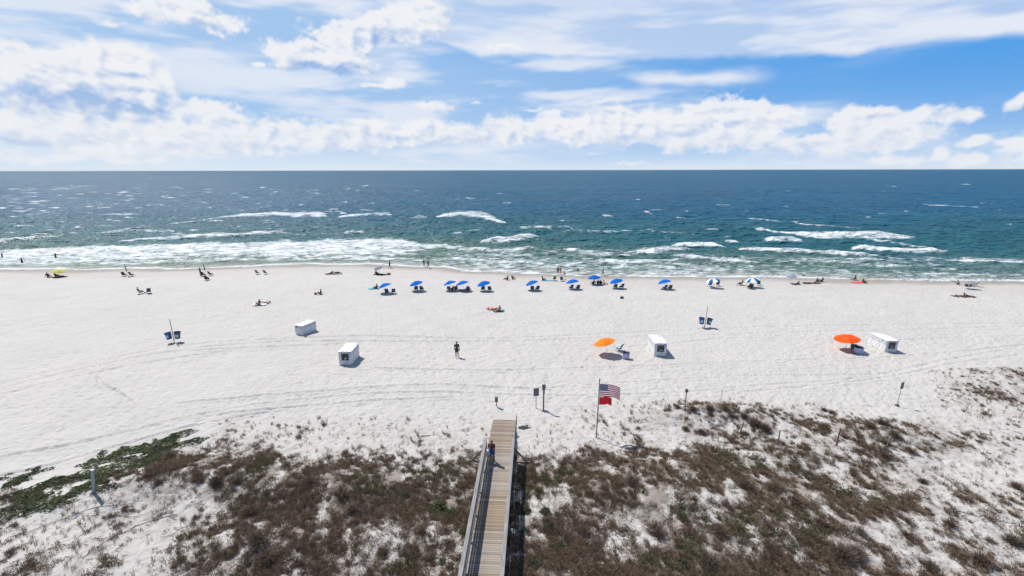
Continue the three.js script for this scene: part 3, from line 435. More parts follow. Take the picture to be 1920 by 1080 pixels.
// ---------------------------------------------------------------- beach furniture
const whiteWood = mat(lin(.62, .62, .60), .6), poleWood = mat(lin(.42, .33, .22), .6), poleSteel = mat(lin(.5, .5, .5), .35, { metalness: .7 }), ribSteel = mat(lin(.55, .55, .55), .4, { metalness: .6 });
function chairModel(sling, frame = whiteWood) { // a low sling chair, its back reclined; faces +z
  const g = group('beach_chair');
  for (const sd of [-1, 1]) {
    const x = sd * .31;
    part('leg', bar([x, 0, .42], [x, .56, -.02], .035, .045), frame, g); part('leg', bar([x, 0, -.36], [x, .36, .30], .035, .045), frame, g);
    part('back_post', bar([x * .93, .26, -.06], [x * .93, .98, -.46], .032, .042), frame, g); part('armrest', box(.075, .025, .60, x * 1.06, .56, -.02), frame, g);
    part('seat_rail', bar([x * .93, .36, .42], [x * .93, .25, -.12], .03, .04), frame, g);
  }
  part('crossbar', bar([-.30, .97, -.455], [.30, .97, -.455], .035, .035), frame, g); part('crossbar', bar([-.30, .36, .42], [.30, .36, .42], .03, .04), frame, g);
  const sag = (n, a, b, d) => { const q = new THREE.PlaneGeometry(.55, 1, 4, 8), p = q.attributes.position; for (let i = 0; i < p.count; i++) { const t = p.getY(i) + .5, w = Math.sin(t * Math.PI) * d * (1 - .3 * (p.getX(i) / .275) ** 2); p.setXYZ(i, p.getX(i), lerp(a[0], b[0], t) - w * .8, lerp(a[1], b[1], t) - w * .5); } const back = q.clone(); back.translate(0, -.006, -.006); q.computeVertexNormals(); back.computeVertexNormals(); const idx = Array.from(back.index.array).reverse(); back.setIndex(idx); back.computeVertexNormals(); return mergeGeometries([q, back]); };
  part('seat', sag(0, [.25, -.14], [.375, .42], .06), sling, g); part('backrest', sag(0, [.26, -.10], [.97, -.45], .05), sling, g);
  return g;
}
const slingNavy = mat(lin(.05, .066, .105), .85), slingTeal = mat(lin(.01, .17, .24), .8), slingGreen = mat(lin(.01, .10, .075), .8), slingLime = mat(lin(.10, .14, .03), .8), slingDark = mat(lin(.03, .028, .03), .85), slingBlue = mat(lin(.02, .08, .16), .8);
const chairs = { navy: chairModel(slingNavy), teal: chairModel(slingTeal), green: chairModel(slingGreen, mat(lin(.03, .03, .03), .6)), lime: chairModel(slingLime), dark: chairModel(slingDark, mat(lin(.12, .10, .09), .7)), blue: chairModel(slingBlue) };
function chair(kind, p, turn, label, grp) { if (Array.isArray(p)) p = onLand(p[0], p[1]); const g = chairs[kind].clone(); g.position.set(p.x, land(p.x, -p.z), p.z); g.rotation.y = turn; return put(g, 'beach_chair', label, 'chair', grp); }
function canopyGores(R, drop, n = 8) { // one gore of a canopy, domed, its hem sagging a little between the ribs
  const A = 2 * Math.PI / n, pts = [], idx = [], M = 6, K = 6;
  for (let j = 0; j <= M; j++) for (let i = 0; i <= K; i++) { const t = j / M, a = (i / K - .5) * A, chord = Math.cos(A / 2) / Math.cos(a), rr = R * t * lerp(1, chord, .75), y = -drop * (t * t * .72 + t * .28) - Math.cos(a / A * Math.PI) * .035 * t + (t === 1 ? -.01 : 0); pts.push(rr * Math.sin(a), y, rr * Math.cos(a)); }
  for (let j = 0; j < M; j++) for (let i = 0; i < K; i++) { const q = j * (K + 1) + i; idx.push(q, q + K + 1, q + 1, q + 1, q + K + 1, q + K + 2); }
  const g = new THREE.BufferGeometry(); g.setAttribute('position', new THREE.Float32BufferAttribute(pts, 3)); g.setIndex(idx); g.computeVertexNormals(); return g;
}
function umbrellaModel(mats, R, H, drop, pole, n = 8) {
  const u = group('beach_umbrella'), gore = canopyGores(R, drop, n);
  part('pole', rod([0, -.25, 0], [0, H + .02, 0], .02, .018, 10), pole, u);
  const top = group('canopy', u); top.position.y = H;
  for (let k = 0; k < n; k++) { const p = part('canopy_panel', gore, mats[k % mats.length], top); p.rotation.y = k * 2 * Math.PI / n; const a = (k + .5) * 2 * Math.PI / n; part('rib', rod([0, -.02, 0], [R * .96 * Math.sin(a), -drop - .005, R * .96 * Math.cos(a)], .006, .004, 5), ribSteel, top); }
  part('finial', new THREE.SphereGeometry(.03, 8, 6).translate(0, .03, 0), pole, top);
  return u;
}
const fabric = (r, g, b, t = .22) => new THREE.MeshPhysicalMaterial({ color: lin(r, g, b), roughness: 1, specularIntensity: .25, transmission: t, thickness: 0, side: THREE.DoubleSide });
const blueF = fabric(.002, .082, .34, .06), blueF2 = fabric(.003, .096, .38, .06), whiteF = fabric(.75, .77, .76, .25), navyF = fabric(.006, .10, .25, .1), orangeF = fabric(.66, .17, .015, .3), orangeF2 = fabric(.72, .21, .02, .3), redF = fabric(.72, .07, .008, .25), redF2 = fabric(.78, .095, .01, .25), paleF = fabric(.22, .28, .38, .4), greyF = fabric(.22, .21, .27, .35), yellowF = fabric(.55, .50, .10, .3), clearF = fabric(.34, .33, .34, .6);
const umbrellas = { blue: umbrellaModel([blueF, blueF2], 1.2, 1.80, .52, whiteWood), striped: umbrellaModel([navyF, whiteF], 1.2, 1.84, .58, whiteWood), orange: umbrellaModel([orangeF, orangeF2], 1.22, 1.95, .48, poleSteel), red: umbrellaModel([redF, redF2], 1.34, 1.85, .50, poleSteel), pale: umbrellaModel([paleF], .95, 1.65, .34, poleSteel), grey: umbrellaModel([greyF], .95, 1.7, .34, poleSteel), yellow: umbrellaModel([yellowF], 1.15, 1.55, .36, poleSteel), clear: umbrellaModel([clearF], 1.1, 1.5, .36, poleSteel) };
// set by the pixel of the canopy's middle; leans towards the sun
function umbrella(kind, px, py, hc, lean, dir, label, grp, foot) {
  const c = atLevel(px, py, hc + land(atLevel(px, py, hc).x, -atLevel(px, py, hc).z)), u = umbrellas[kind].clone(), dx = Math.sin(dir), dz = Math.cos(dir), off = hc * Math.tan(lean);
  const x = foot ? foot.x : c.x - dx * off, z = foot ? foot.z : c.z - dz * off; u.position.set(x, land(x, -z), z);
  u.quaternion.setFromAxisAngle(new THREE.Vector3(dz, 0, -dx), lean);
  const spin = new THREE.Quaternion().setFromAxisAngle(new THREE.Vector3(0, 1, 0), ((px * 7) % 45) / DEG); u.children.find((k) => k.name === 'canopy').quaternion.copy(spin);
  return put(u, 'beach_umbrella', label, 'umbrella', grp);
}
const SUNWARD = Math.atan2(-.50, -.44);
const blueAt = [[720, 534], [780, 531], [843, 530], [866, 529], [906, 529], [996, 528], [1073, 527], [1114, 519], [1155, 525], [1245, 525]];
const blueLabel = ['solid blue beach umbrella with a cyan towel spread beside it', 'solid blue beach umbrella over two empty chairs', 'solid blue beach umbrella over a person in a chair, beside another blue one', 'solid blue beach umbrella over two people, beside another blue one', 'solid blue beach umbrella over two empty chairs', 'solid blue beach umbrella over two empty chairs', 'solid blue beach umbrella over two empty chairs', 'solid blue beach umbrella shading a seated group near the water', 'solid blue beach umbrella over two empty chairs', 'solid blue beach umbrella over two empty chairs'];
blueAt.forEach(([px, py], k) => {
  const u = umbrella('blue', px, py, 1.45 + .1 * Math.sin(k * 5.1), k === 7 ? .10 : .30 + .07 * Math.sin(k * 2.7 + 1), SUNWARD + .45 + .35 * Math.sin(k * 1.9), blueLabel[k], 'solid blue umbrellas in a row'), x = u.position.x, z = u.position.z;
  if (k === 7) return;
  const person3 = k === 2 || k === 3;
  [-.52, .52].forEach((d, i) => { if (k === 3 && i === 0) return; chair('navy', { x: x + d + (k === 0 ? .45 : .1) + .08 * Math.sin(k * 3 + i * 2), z: z + .15 - (k === 0 ? .2 * i : 0) + .15 * Math.sin(k * 4.3 + i) }, Math.PI + .12 + .22 * Math.sin(k * 2.3 + i * 1.7), person3 ? 'navy sling beach chair under one of two touching blue umbrellas' : k === 0 ? 'navy sling beach chair under the blue umbrella with the cyan towel' : 'navy sling beach chair in a pair under a solid blue umbrella', 'navy chairs under the blue umbrellas'); });
});
// the two blue and white umbrellas and their parties
umbrella('striped', 1337, 524, 1.45, .24, SUNWARD + .4, 'navy and white panelled umbrella over two empty purple-grey chairs', 'blue and white umbrellas');
const u2 = umbrella('striped', 1411, 523, 1.45, .24, SUNWARD + .4, 'navy and white panelled umbrella with a green chair beneath', 'blue and white umbrellas');
chair('navy', [1330.5, 536.5], Math.PI + .15, 'navy sling chair under the navy and white umbrella with empty chairs', 'chairs under the first panelled umbrella'); chair('navy', [1345, 536], Math.PI - .15, 'navy sling chair under the navy and white umbrella with empty chairs', 'chairs under the first panelled umbrella');
chair('green', [1408, 541], Math.PI - .3, 'dark green low chair under a navy and white umbrella'); chair('blue', [1422, 535], Math.PI - .5, 'blue chair turned aside behind the dark green chair');
chair('dark', [1389, 535], -2.2, 'dark chair carrying a person, set apart from the panelled umbrella'); chair('dark', [1405.5, 541.5], Math.PI, 'dark chair with a person, close beside the dark green chair');
const inChair = (px, py, turn, look, label, more = {}) => { const p = onLand(px, py); return person(p, 'seat', turn, look, label, { up: -.02, ...more }); };
inChair(1389, 535, -2.2, { skin: 1, shorts: 'black' }, 'person in black shorts sitting in a dark chair facing the sea'); inChair(1405.5, 541.5, Math.PI, { skin: 1, shirt: 'charcoal', shorts: 'black' }, 'person in charcoal sitting beside the dark green chair');
// orange and red umbrellas by the white storage boxes
umbrella('orange', 1133, 641, 1.48, .28, SUNWARD + .5, 'light orange beach umbrella leaning, open sand beneath', 'orange umbrellas');
umbrella('red', 1588, 634, 1.42, .14, SUNWARD + .9, 'bright red-orange beach umbrella above a lavender table box', 'orange umbrellas');
chair('teal', [1161, 658], -2.3, 'teal sling chair beside the light orange umbrella'); chair('blue', [1600, 658], Math.PI - .7, 'blue sling chair beneath the red-orange umbrella');
function tableBox(px, py, turn, label) {
  const p = onLand(px, py), g = group('table_box'), lav = mat(lin(.40, .40, .58), .6), nv = mat(lin(.015, .02, .05), .7);
  part('cabinet', box(.74, .66, .55, 0, .35, 0, .03), lav, g); part('lid', box(.80, .07, .61, 0, .715, 0, .03), nv, g); part('handle', box(.16, .05, .04, .2, .52, .29, .01), nv, g); part('cooler_bag', box(.34, .17, .28, -.18, .84, .05, .05), nv, g); part('folded_towel', box(.24, .06, .3, .2, .785, .02, .025), mat(lin(.03, .06, .2), .9), g); part('kickboard', box(.76, .05, .57, 0, .04, 0, .01), nv, g);
  g.position.set(p.x, land(p.x, -p.z) - .02, p.z); g.rotation.y = turn; put(g, 'table_box', label, 'cabinet');
}
tableBox(1173, 672, -.1, 'lavender table box with navy lid near the light orange umbrella'); tableBox(1609, 662, -.12, 'lavender table box with navy lid under the red-orange umbrella');

// ---------------------------------------------------------------- white storage boxes
function boardPrint(seed) { const c = document.createElement('canvas'); c.width = c.height = 128; const k = c.getContext('2d'), r = rng(seed); k.fillStyle = '#2c2e30'; k.fillRect(0, 0, 128, 128); for (let i = 0; i < 40; i++) { const v = 35 + 70 * r(); k.fillStyle = `rgb(${v},${v + 3},${v + 4})`; k.fillRect(128 * r(), 128 * r(), 6 + 30 * r(), 4 + 12 * r()); } k.fillStyle = '#9a9a9c'; k.beginPath(); k.ellipse(70, 96, 30, 12, -.2, 0, 7); k.fill(); k.fillStyle = '#191a1b'; k.fillRect(96, 60, 18, 52); const t = new THREE.CanvasTexture(c); t.colorSpace = THREE.SRGBColorSpace; return t; }
const grime = (() => { const T = 128, d = new Uint8Array(T * T * 4); for (let j = 0; j < T; j++) for (let i = 0; i < T; i++) { const n = fbm(i * .05, j * .02, 4), st = smooth(.62, .8, fbm(i * .22 + 9, j * .012, 3)), q = 255 - 60 * smooth(.45, .8, n) - 45 * st, o = (j * T + i) * 4; d[o] = q; d[o + 1] = q - 4 * st; d[o + 2] = q - 12 * st; d[o + 3] = 255; } const t = new THREE.DataTexture(d, T, T); t.colorSpace = THREE.SRGBColorSpace; t.wrapS = t.wrapT = THREE.RepeatWrapping; t.magFilter = THREE.LinearFilter; t.needsUpdate = true; return t; })(), boxWhite = mat(lin(.62, .63, .65), .55, { map: grime }), boxTrim = mat(lin(.44, .45, .47), .55), boxDark = mat(lin(.03, .03, .03), .6);
function storageBox(p, turn, w, h, d, label, opt) {
  const g = group('storage_box');
  part('shell', box(w, h - .06, d, 0, (h - .06) / 2, 0, .015), boxWhite, g); part('roof', box(w + .07, .06, d + .07, 0, h - .03, 0, .015), boxWhite, g);
  for (const sx of [-1, 1]) for (const sz of [-1, 1]) part('corner_trim', box(.06, h - .07, .06, sx * (w / 2 - .02), (h - .07) / 2, sz * (d / 2 - .02), .006), boxTrim, g);
  for (const sd of [-1, 1]) for (let k = 0; k < 3; k++) { const z = -d / 2 + (k + .5) * d / 3; part('side_panel', box(.014, h - .34, d / 3 - .09, sd * (w / 2 + .005), h / 2 - .03, z, .004), boxWhite, g); if (k) part('hinge', box(.03, .09, .05, sd * (w / 2 + .015), h * .72, z - d / 6, .004), boxTrim, g); }
  part('skid', box(w + .02, .07, .1, 0, .03, d / 2 - .15, .01), boxTrim, g); part('skid', box(w + .02, .07, .1, 0, .03, -d / 2 + .15, .01), boxTrim, g);
  if (opt.board) { const b = .62 * w * .92, f = d / 2; const fr = part('board_frame', box(b + .12, b + .12, .03, 0, h * .60, f + .012, .006), boxTrim, g); const pr = new THREE.PlaneGeometry(b, b); pr.translate(0, h * .60, f + .0305); part('notice_board', pr, mat(0xffffff, .7, { map: boardPrint(opt.board) }), fr); part('threshold', box(w * .8, .02, .02, 0, h * .26, f + .008, .004), boxTrim, g); }
  if (opt.vent) part('vent', box(.34, .09, .03, -.25, h - .24, d / 2 + .01, .005), boxDark, g), part('seam', box(w * .94, .02, .012, 0, h * .48, d / 2 + .004, .003), boxTrim, g), part('latch', box(.05, .12, .04, .1, h * .52, d / 2 + .012, .005), boxTrim, g);
  if (opt.cap) part('lamp_socket', box(.09, .09, .06, -w / 2 - .02, h - .18, .75, .01), boxDark, g);
  g.position.set(p.x, land(p.x, -p.z) - .02, p.z); g.rotation.y = turn; return put(g, 'storage_box', label, 'storage box', 'white storage boxes');
}
storageBox(new THREE.Vector3(-26.2, 0, -57.3), -.38, 1.15, 1.30, 2.3, 'white storage box with dark vent and seam, no notice board', { vent: 1 });
storageBox(new THREE.Vector3(-17.6, 0, -48.05), .0, 1.32, 1.55, 2.5, 'white storage box with dark board, nearest to the dark walker', { board: 3 });
storageBox(new THREE.Vector3(16.38, 0, -50.5), -.02, 1.32, 1.55, 2.8, 'white storage box with dark board beside the light orange umbrella', { board: 8 });
storageBox(new THREE.Vector3(42.55, 0, -51.4), .0, 1.32, 1.42, 2.7, 'white storage box with dark board beside the red-orange umbrella', { board: 5, cap: 1 });

// ---------------------------------------------------------------- litter bins on posts
function binPost(px, py, turn, lean, label) {
  const p = onLand(px, py), g = group('litter_bins'), bl = mat(lin(.012, .075, .22), .5), dk = mat(lin(.02, .05, .09), .5), pale = mat(lin(.35, .45, .55), .7);
  part('post', rod([0, -.2, 0], [0, 2.95, 0], .05, .042, 10), mat(lin(.33, .33, .34), .6), g); part('crossbar', bar([-.4, 1.05, .0], [.4, 1.05, 0], .05, .05), mat(lin(.2, .2, .2), .6), g);
  for (const sd of [-1, 1]) {
    const b = group('bin', g); b.position.set(sd * .43, .48, .02); b.rotation.z = -sd * .12; b.rotation.y = sd * .2;
    part('barrel', new THREE.LatheGeometry([[0, 0], [.27, 0], [.285, .04], [.30, .4], [.335, .72], [.375, .75], [.385, .80], [.35, .80], [.325, .73], [.27, .06], [0, .05]].map(([x, y]) => new THREE.Vector2(x, y)), 20), sd < 0 ? bl : dk, b);
    const lab = new THREE.CylinderGeometry(.332, .308, .34, 10, 1, true, -.55, 1.1); lab.translate(0, .38, 0); part('label_plate', lab, pale, b);
    part('bag_rim', new THREE.TorusGeometry(.37, .016, 6, 20).rotateX(Math.PI / 2).translate(0, .80, 0), mat(lin(.02, .02, .025), .6), b);
  }
  g.position.set(p.x, p.y, p.z); g.rotation.set(0, turn, lean); put(g, 'litter_bins', label, 'litter bins', 'pairs of blue bins on posts');
}
binPost(327, 642, .2, .02, 'pair of blue bins on a leaning grey post, one bin brighter blue'); binPost(1321, 614, -.15, -.05, 'pair of dark blue bins on a thin post, storage boxes on either side');

// ---------------------------------------------------------------- signs, posts and stakes
const grey = mat(lin(.12, .12, .125), .7), greyL = mat(lin(.24, .24, .25), .6), postDark = mat(lin(.06, .05, .045), .85), signFace = mat(lin(.36, .36, .37), .5);
{
  let p = onLand(931, 763), g = group('small_sign'); part('post', box(.07, .62, .06, 0, .25, 0), postDark, g); part('box_front', box(.26, .46, .14, 0, .70, 0, .012), mat(lin(.15, .13, .12), .8), g); part('cover', box(.30, .03, .18, 0, .945, 0, .008), grey, g); g.position.copy(p); put(g, 'leaflet_post', 'short post with a small brown box, just seaward of the ramp', 'sign post');
  p = onLand(1005, 765); g = group('x'); part('post', box(.06, 1.5, .05, 0, .65, 0), greyL, g); const pn = part('panel', box(.47, .68, .03, 0, 1.52, .03, .01), grey, g); part('rim', box(.50, .03, .035, 0, 1.87, .03, .005), greyL, pn); part('rim', box(.50, .03, .035, 0, 1.17, .03, .005), greyL, pn); g.position.copy(p); g.rotation.y = .15; put(g, 'sign_post', 'grey panel sign on a pale post beside a taller dark post', 'sign');
  p = onLand(1019, 771); g = group('x'); part('post', box(.11, 2.7, .10, 0, 1.1, 0), postDark, g); part('panel', box(.29, .52, .03, .0, 2.26, .065, .01), grey, g); part('panel', box(.20, .30, .03, .0, 1.80, .065, .01), greyL, g); part('cap', box(.14, .03, .13, 0, 2.46, 0, .005), greyL, g); g.position.copy(p); put(g, 'sign_post', 'tall dark post with two small stacked panels', 'sign');
  p = onLand(1682, 761); g = group('x'); part('post', rod([0, -.2, 0], [0, 2.0, 0], .022, .022), greyL, g); const pr = part('panel', box(.36, .62, .02, .02, 1.92, .03, .006), grey, g); part('rim', box(.38, .02, .024, .02, 2.235, .03, .004), greyL, pr); part('foot', box(.26, .16, .22, 0, .06, 0, .03), postDark, g); g.position.copy(p); g.rotation.set(0, .3, -.03); put(g, 'sign_post', 'thin metal sign on a small dark foot alone on open sand', 'sign');
  p = onLand(1283.5, 768); g = group('x'); part('post', rod([0, -.3, 0], [.03, 1.62, 0], .05, .045), mat(lin(.2, .19, .18), .8), g); part('birdhouse', box(.22, .22, .2, .03, 1.70, 0, .02), mat(lin(.13, .14, .13), .8), g); part('cap', new THREE.ConeGeometry(.17, .1, 4).rotateY(Math.PI / 4).translate(.03, 1.86, 0), postDark, g); g.position.copy(p); put(g, 'box_post', 'grey post topped with a small box on the dune ridge', 'post');
  p = onLand(1350, 762); g = group('x'); part('stick', rod([0, -.2, 0], [.05, 1.5, 0], .018, .014, 6), oldWood, g); part('tape', box(.09, .05, .01, .08, 1.43, 0), oldWood, g); g.position.copy(p); put(g, 'marker_stick', 'thin tall marker stick in the grass of the dune ridge', 'stick');
  const stakes = [[1386, 813, .25, 1.05, 'thin stake leaning inland on the dune'], [1458, 832, .04, 1.1, 'upright thin stake rising from a brown shrub'], [1567, 836, .08, 1.45, 'split thick stake, the tallest among the dune shrubs'], [1660, 839, .30, .95, 'short stake leaning over bare dune sand']];
  for (const [px, py, le, h, label] of stakes) { p = onLand(px, py); g = group('x'); part('stake', bar([0, -.25, 0], [h * Math.sin(le), h * Math.cos(le), 0], .075, .06, .01), oldWood, g); if (h > 1.4) part('splint', bar([.07, -.2, .03], [.03 + h * .7 * Math.sin(le * .2), h * .75, .04], .06, .05, .01), postDark, g); else part('wire_tie', rod([h * .8 * Math.sin(le) - .05, h * .8 * Math.cos(le), .04], [h * .8 * Math.sin(le) + .05, h * .8 * Math.cos(le) - .01, .04], .006, .006, 5), greyL, g); g.position.copy(p); put(g, 'fence_stake', label, 'stake'); }
  p = onLand(176, 925); g = group('x'); part('post', new THREE.CylinderGeometry(.085, .09, 1.9, 14).translate(0, .7, 0), mat(lin(.30, .31, .325), .6), g); part('cap', new THREE.CylinderGeometry(.092, .095, .06, 14).translate(0, 1.66, 0), mat(lin(.33, .34, .355), .6), g); g.position.copy(p); g.rotation.z = -.16; put(g, 'white_post', 'stout pale grey post standing in green dune vines', 'post');
}
// ---------------------------------------------------------------- flags
{
  const c = document.createElement('canvas'); c.width = 760; c.height = 400; const k = c.getContext('2d');
  for (let i = 0; i < 13; i++) { k.fillStyle = i % 2 ? '#e9e6e6' : '#a5122c'; k.fillRect(0, i * 400 / 13, 760, 400 / 13 + 1); }
  k.fillStyle = '#25305f'; k.fillRect(0, 0, 304, 400 * 7 / 13); k.fillStyle = '#e9e9ee';
  for (let r = 0; r < 9; r++) for (let q = 0; q < (r % 2 ? 5 : 6); q++) { const x = (r % 2 ? 50.6 : 25.3) + q * 50.6, y = 21.5 + r * 21.5; k.beginPath(); for (let a = 0; a < 10; a++) { const R = a % 2 ? 5 : 12, t = a * Math.PI / 5 - Math.PI / 2; k[a ? 'lineTo' : 'moveTo'](x + R * Math.cos(t), y + R * Math.sin(t)); } k.fill(); }
  const tex = new THREE.CanvasTexture(c); tex.colorSpace = THREE.SRGBColorSpace;
  const p = onLand(1118, 821), pole = group('flagpole'); part('pole', rod([0, -.4, 0], [0, 4.9, 0], .05, .032, 12), mat(lin(.16, .16, .165), .5), pole); part('truck', new THREE.SphereGeometry(.05, 10, 8).translate(0, 4.93, 0), greyL, pole); part('cleat', box(.04, .16, .06, .05, 1.3, .0), grey, pole); part('halyard', rod([.055, 1.3, .02], [.04, 4.85, .02], .006, .006, 5), whiteWood, pole); part('brace', rod([.02, 1.95, 0], [.22, 1.55, .18], .008, .008, 5), grey, pole);
  pole.position.copy(p); pole.rotation.z = -.012; put(pole, 'flagpole', 'tall dark flagpole standing in sand beside the dune', 'flagpole');
  function flag(w, h, top, m, wind, drop, label) {
    const g = new THREE.PlaneGeometry(w, h, 30, 12), q = g.attributes.position;
    for (let i = 0; i < q.count; i++) { const u = q.getX(i) / w + .5, v = q.getY(i) / h + .5, wv = Math.sin(u * 7.5 + v * 1.2) * .09 * u + Math.sin(u * 15 - v * 2) * .03 * u; q.setXYZ(i, .05 + u * w * .95, top - (1 - v) * h - drop * u * u - .05 * Math.sin(u * 6) * u, wv); }
    g.computeVertexNormals(); const f = new THREE.Mesh(g, m); f.position.copy(p).add(new THREE.Vector3(.05, 0, 0)); f.rotation.y = wind; return put(f, 'flag', label, 'flag');
  }
  flag(1.62, 1.02, 4.50, new THREE.MeshPhysicalMaterial({ map: tex, roughness: .9, transmission: .25, thickness: 0, side: THREE.DoubleSide }), .06, .36, 'striped red and white flag with starred blue canton, upper on pole');
  flag(.98, .62, 3.43, new THREE.MeshPhysicalMaterial({ color: lin(.52, .012, .025), roughness: .9, transmission: .25, thickness: 0, side: THREE.DoubleSide }), .12, .14, 'plain red warning flag flying below the striped flag');
}

// ---------------------------------------------------------------- small parties on the sand
function towel(px, py, w, d, turn, m, label, grp) { const p = onLand(px, py), g = new THREE.PlaneGeometry(w, d, 10, 16).rotateX(-Math.PI / 2), q = g.attributes.position, c = Math.cos(turn), s = Math.sin(turn); for (let i = 0; i < q.count; i++) { const x = q.getX(i), z = q.getZ(i), X = x * c + z * s, Z = -x * s + z * c; q.setXYZ(i, X, land(p.x + X, -(p.z + Z)) - p.y + .075 + .015 * noise(x * 6 + px, z * 6), Z); } g.computeVertexNormals(); const t = new THREE.Mesh(g, new THREE.MeshStandardMaterial({ color: m, roughness: .95, side: THREE.DoubleSide })); t.position.copy(p); put(t, 'beach_towel', label, 'towel', grp); return p; }
function closedUmbrella(px, py, h, lean, label, grp) { const p = onLand(px, py), g = group('x'); part('pole', rod([0, -.2, 0], [0, h, 0], .02, .018), poleSteel, g); part('furled_canopy', new THREE.LatheGeometry([[.02, .75], [.085, .80], [.10, 1.0], [.075, h - .4], [.03, h - .05], [.01, h + .04]].map(([x, y]) => new THREE.Vector2(x, y)), 10), mat(lin(.012, .014, .022), .9), g); part('tie', new THREE.TorusGeometry(.09, .012, 5, 12).rotateX(Math.PI / 2).translate(0, 1.15, 0), grey, g); g.position.copy(p); g.rotation.z = lean; put(g, 'furled_umbrella', label, 'umbrella', grp); }
function bag(px, py, c, label, sc = 1) { const p = onLand(px, py), g = group('x'); part('sack', new THREE.SphereGeometry(.26, 12, 8).scale(1.25, .8, .8).translate(0, .18, 0), c, g); part('strap', new THREE.TorusGeometry(.16, .018, 5, 12, Math.PI).translate(0, .33, 0), c, g); g.position.copy(p); g.scale.setScalar(sc); put(g, 'beach_bag', label, 'bag'); }
const SEAW = Math.PI;
// left: yellow umbrella
umbrella('yellow', 110, 507, 1.25, .22, 1.3, 'pale yellow umbrella near the water', null); towel(104, 520, 2.6, 1.3, .1, lin(.06, .03, .05), 'dark plum towel under people by the yellow umbrella');
person([90, 519], 'ground', 1.4, { skin: 2, shirt: 'black', shorts: 'charcoal' }, 'person in black sitting at the end of the plum towel'); person([105, 519], 'ground', SEAW, { skin: 2, shirt: 'maroon', shorts: 'black' }, 'person in maroon sitting beneath the yellow umbrella'); person([116, 519], 'lie', 1.6, { skin: 1, shorts: 'navy', shirt: 'charcoal' }, 'person lying full length on the plum towel');
chair('dark', [233, 518], SEAW + .2, 'dark chair facing the sea beside a lone furled umbrella', 'chairs at the lone furled umbrella'); chair('dark', [247, 518], SEAW - .2, 'dark chair facing the sea beside a lone furled umbrella', 'chairs at the lone furled umbrella'); closedUmbrella(239.5, 515, 2.1, .12, 'furled black umbrella between two empty dark chairs');
bag(241.5, 520, mat(lin(.25, .24, .24), .9), 'small grey bag between chairs at the furled umbrella', .6);
chair('dark', [381, 518], SEAW + .1, 'dark empty chair left of the group around a furled umbrella'.replace('left of', 'in'), 'chairs in the group of three'); chair('dark', [395, 517], SEAW - .3, 'dark empty chair in the group around a furled umbrella', 'chairs in the group of three'); closedUmbrella(386, 514, 2.2, .1, 'furled black umbrella beside a standing person and three chairs');
person([376.5, 517.5], 'stand', 2.6, { skin: 1, shirt: 'charcoal', shorts: 'black' }, 'person standing in charcoal beside a furled umbrella', { size: .98 }); chair('dark', [388, 526], SEAW, 'dark chair with a person in maroon, set behind the others'); person([388, 526], 'seat', SEAW, { skin: 1, shirt: 'maroon', shorts: 'black' }, 'person in maroon seated behind the furled umbrella group');
chair('lime', [483, 514], SEAW - .2, 'drab olive empty chair near the water', 'pair of olive chairs'); chair('lime', [498, 514], SEAW - .2, 'drab olive empty chair near the water', 'pair of olive chairs');
chair('navy', [263, 551], 2.4, 'navy chair with a sunbather, behind an empty navy chair'.replace('behind', 'beside')); person([263, 551], 'seat', 2.4, { skin: 1, shorts: 'navy', shirt: 'grey' }, 'person in grey sitting beside an empty navy chair'); chair('navy', [279, 550], -2.3, 'navy empty chair beside a person sitting in grey');
person([619, 514], 'prop', -1.5, { skin: 2, shorts: 'black', shirt: 'black' }, 'person in black propped on elbows by the water'); person([632, 512], 'lie', 1.5, { skin: 2, shorts: 'black', brief: 'black' }, 'person in black shorts lying back by the water'); towel(626, 514, 3.2, 1.2, .05, lin(.09, .08, .09), 'dark grey towel under two people in black');
person([601, 552], 'ground', -1.2, { skin: 1, shirt: 'navy', shorts: 'black' }, 'person in navy sitting alone on bare sand'); bag(592, 552, cloth.black, 'black bag beside the person sitting alone', .8);
towel(487, 571, 1.9, 1.3, .2, lin(.5, .5, .56), 'white towel with two people in dark swimwear'); person([486, 572], 'ground', -.5, { skin: 1, shirt: 'navy', shorts: 'black' }, 'person in navy sitting on a white towel'); person([496, 569], 'lie', -1.3, { skin: 0, top: 'maroon', brief: 'maroon', long: 1 }, 'person in maroon swimwear lying by the white towel');
// grey umbrella by the water
umbrella('grey', 708, 498, 1.5, .25, -.9, 'pale grey umbrella at the wet sand', null, onLand(713, 514.5)); towel(712, 515, 2.4, 1.2, .1, lin(.035, .04, .06), 'navy towel under the pale grey umbrella'); person([706, 515], 'ground', 1.2, { skin: 1, shirt: 'navy', shorts: 'black' }, 'person in navy sitting under the pale grey umbrella'); person([714, 515.5], 'lie', 1.5, { skin: 1, shirt: 'charcoal', shorts: 'black' }, 'person in charcoal lying under the pale grey umbrella'); bag(730, 515, mat(lin(.10, .05, .03), .9), 'brown bag on sand near the pale grey umbrella'); bag(726.5, 515.5, cloth.black, 'black bag beside a brown bag near the grey umbrella', .8);
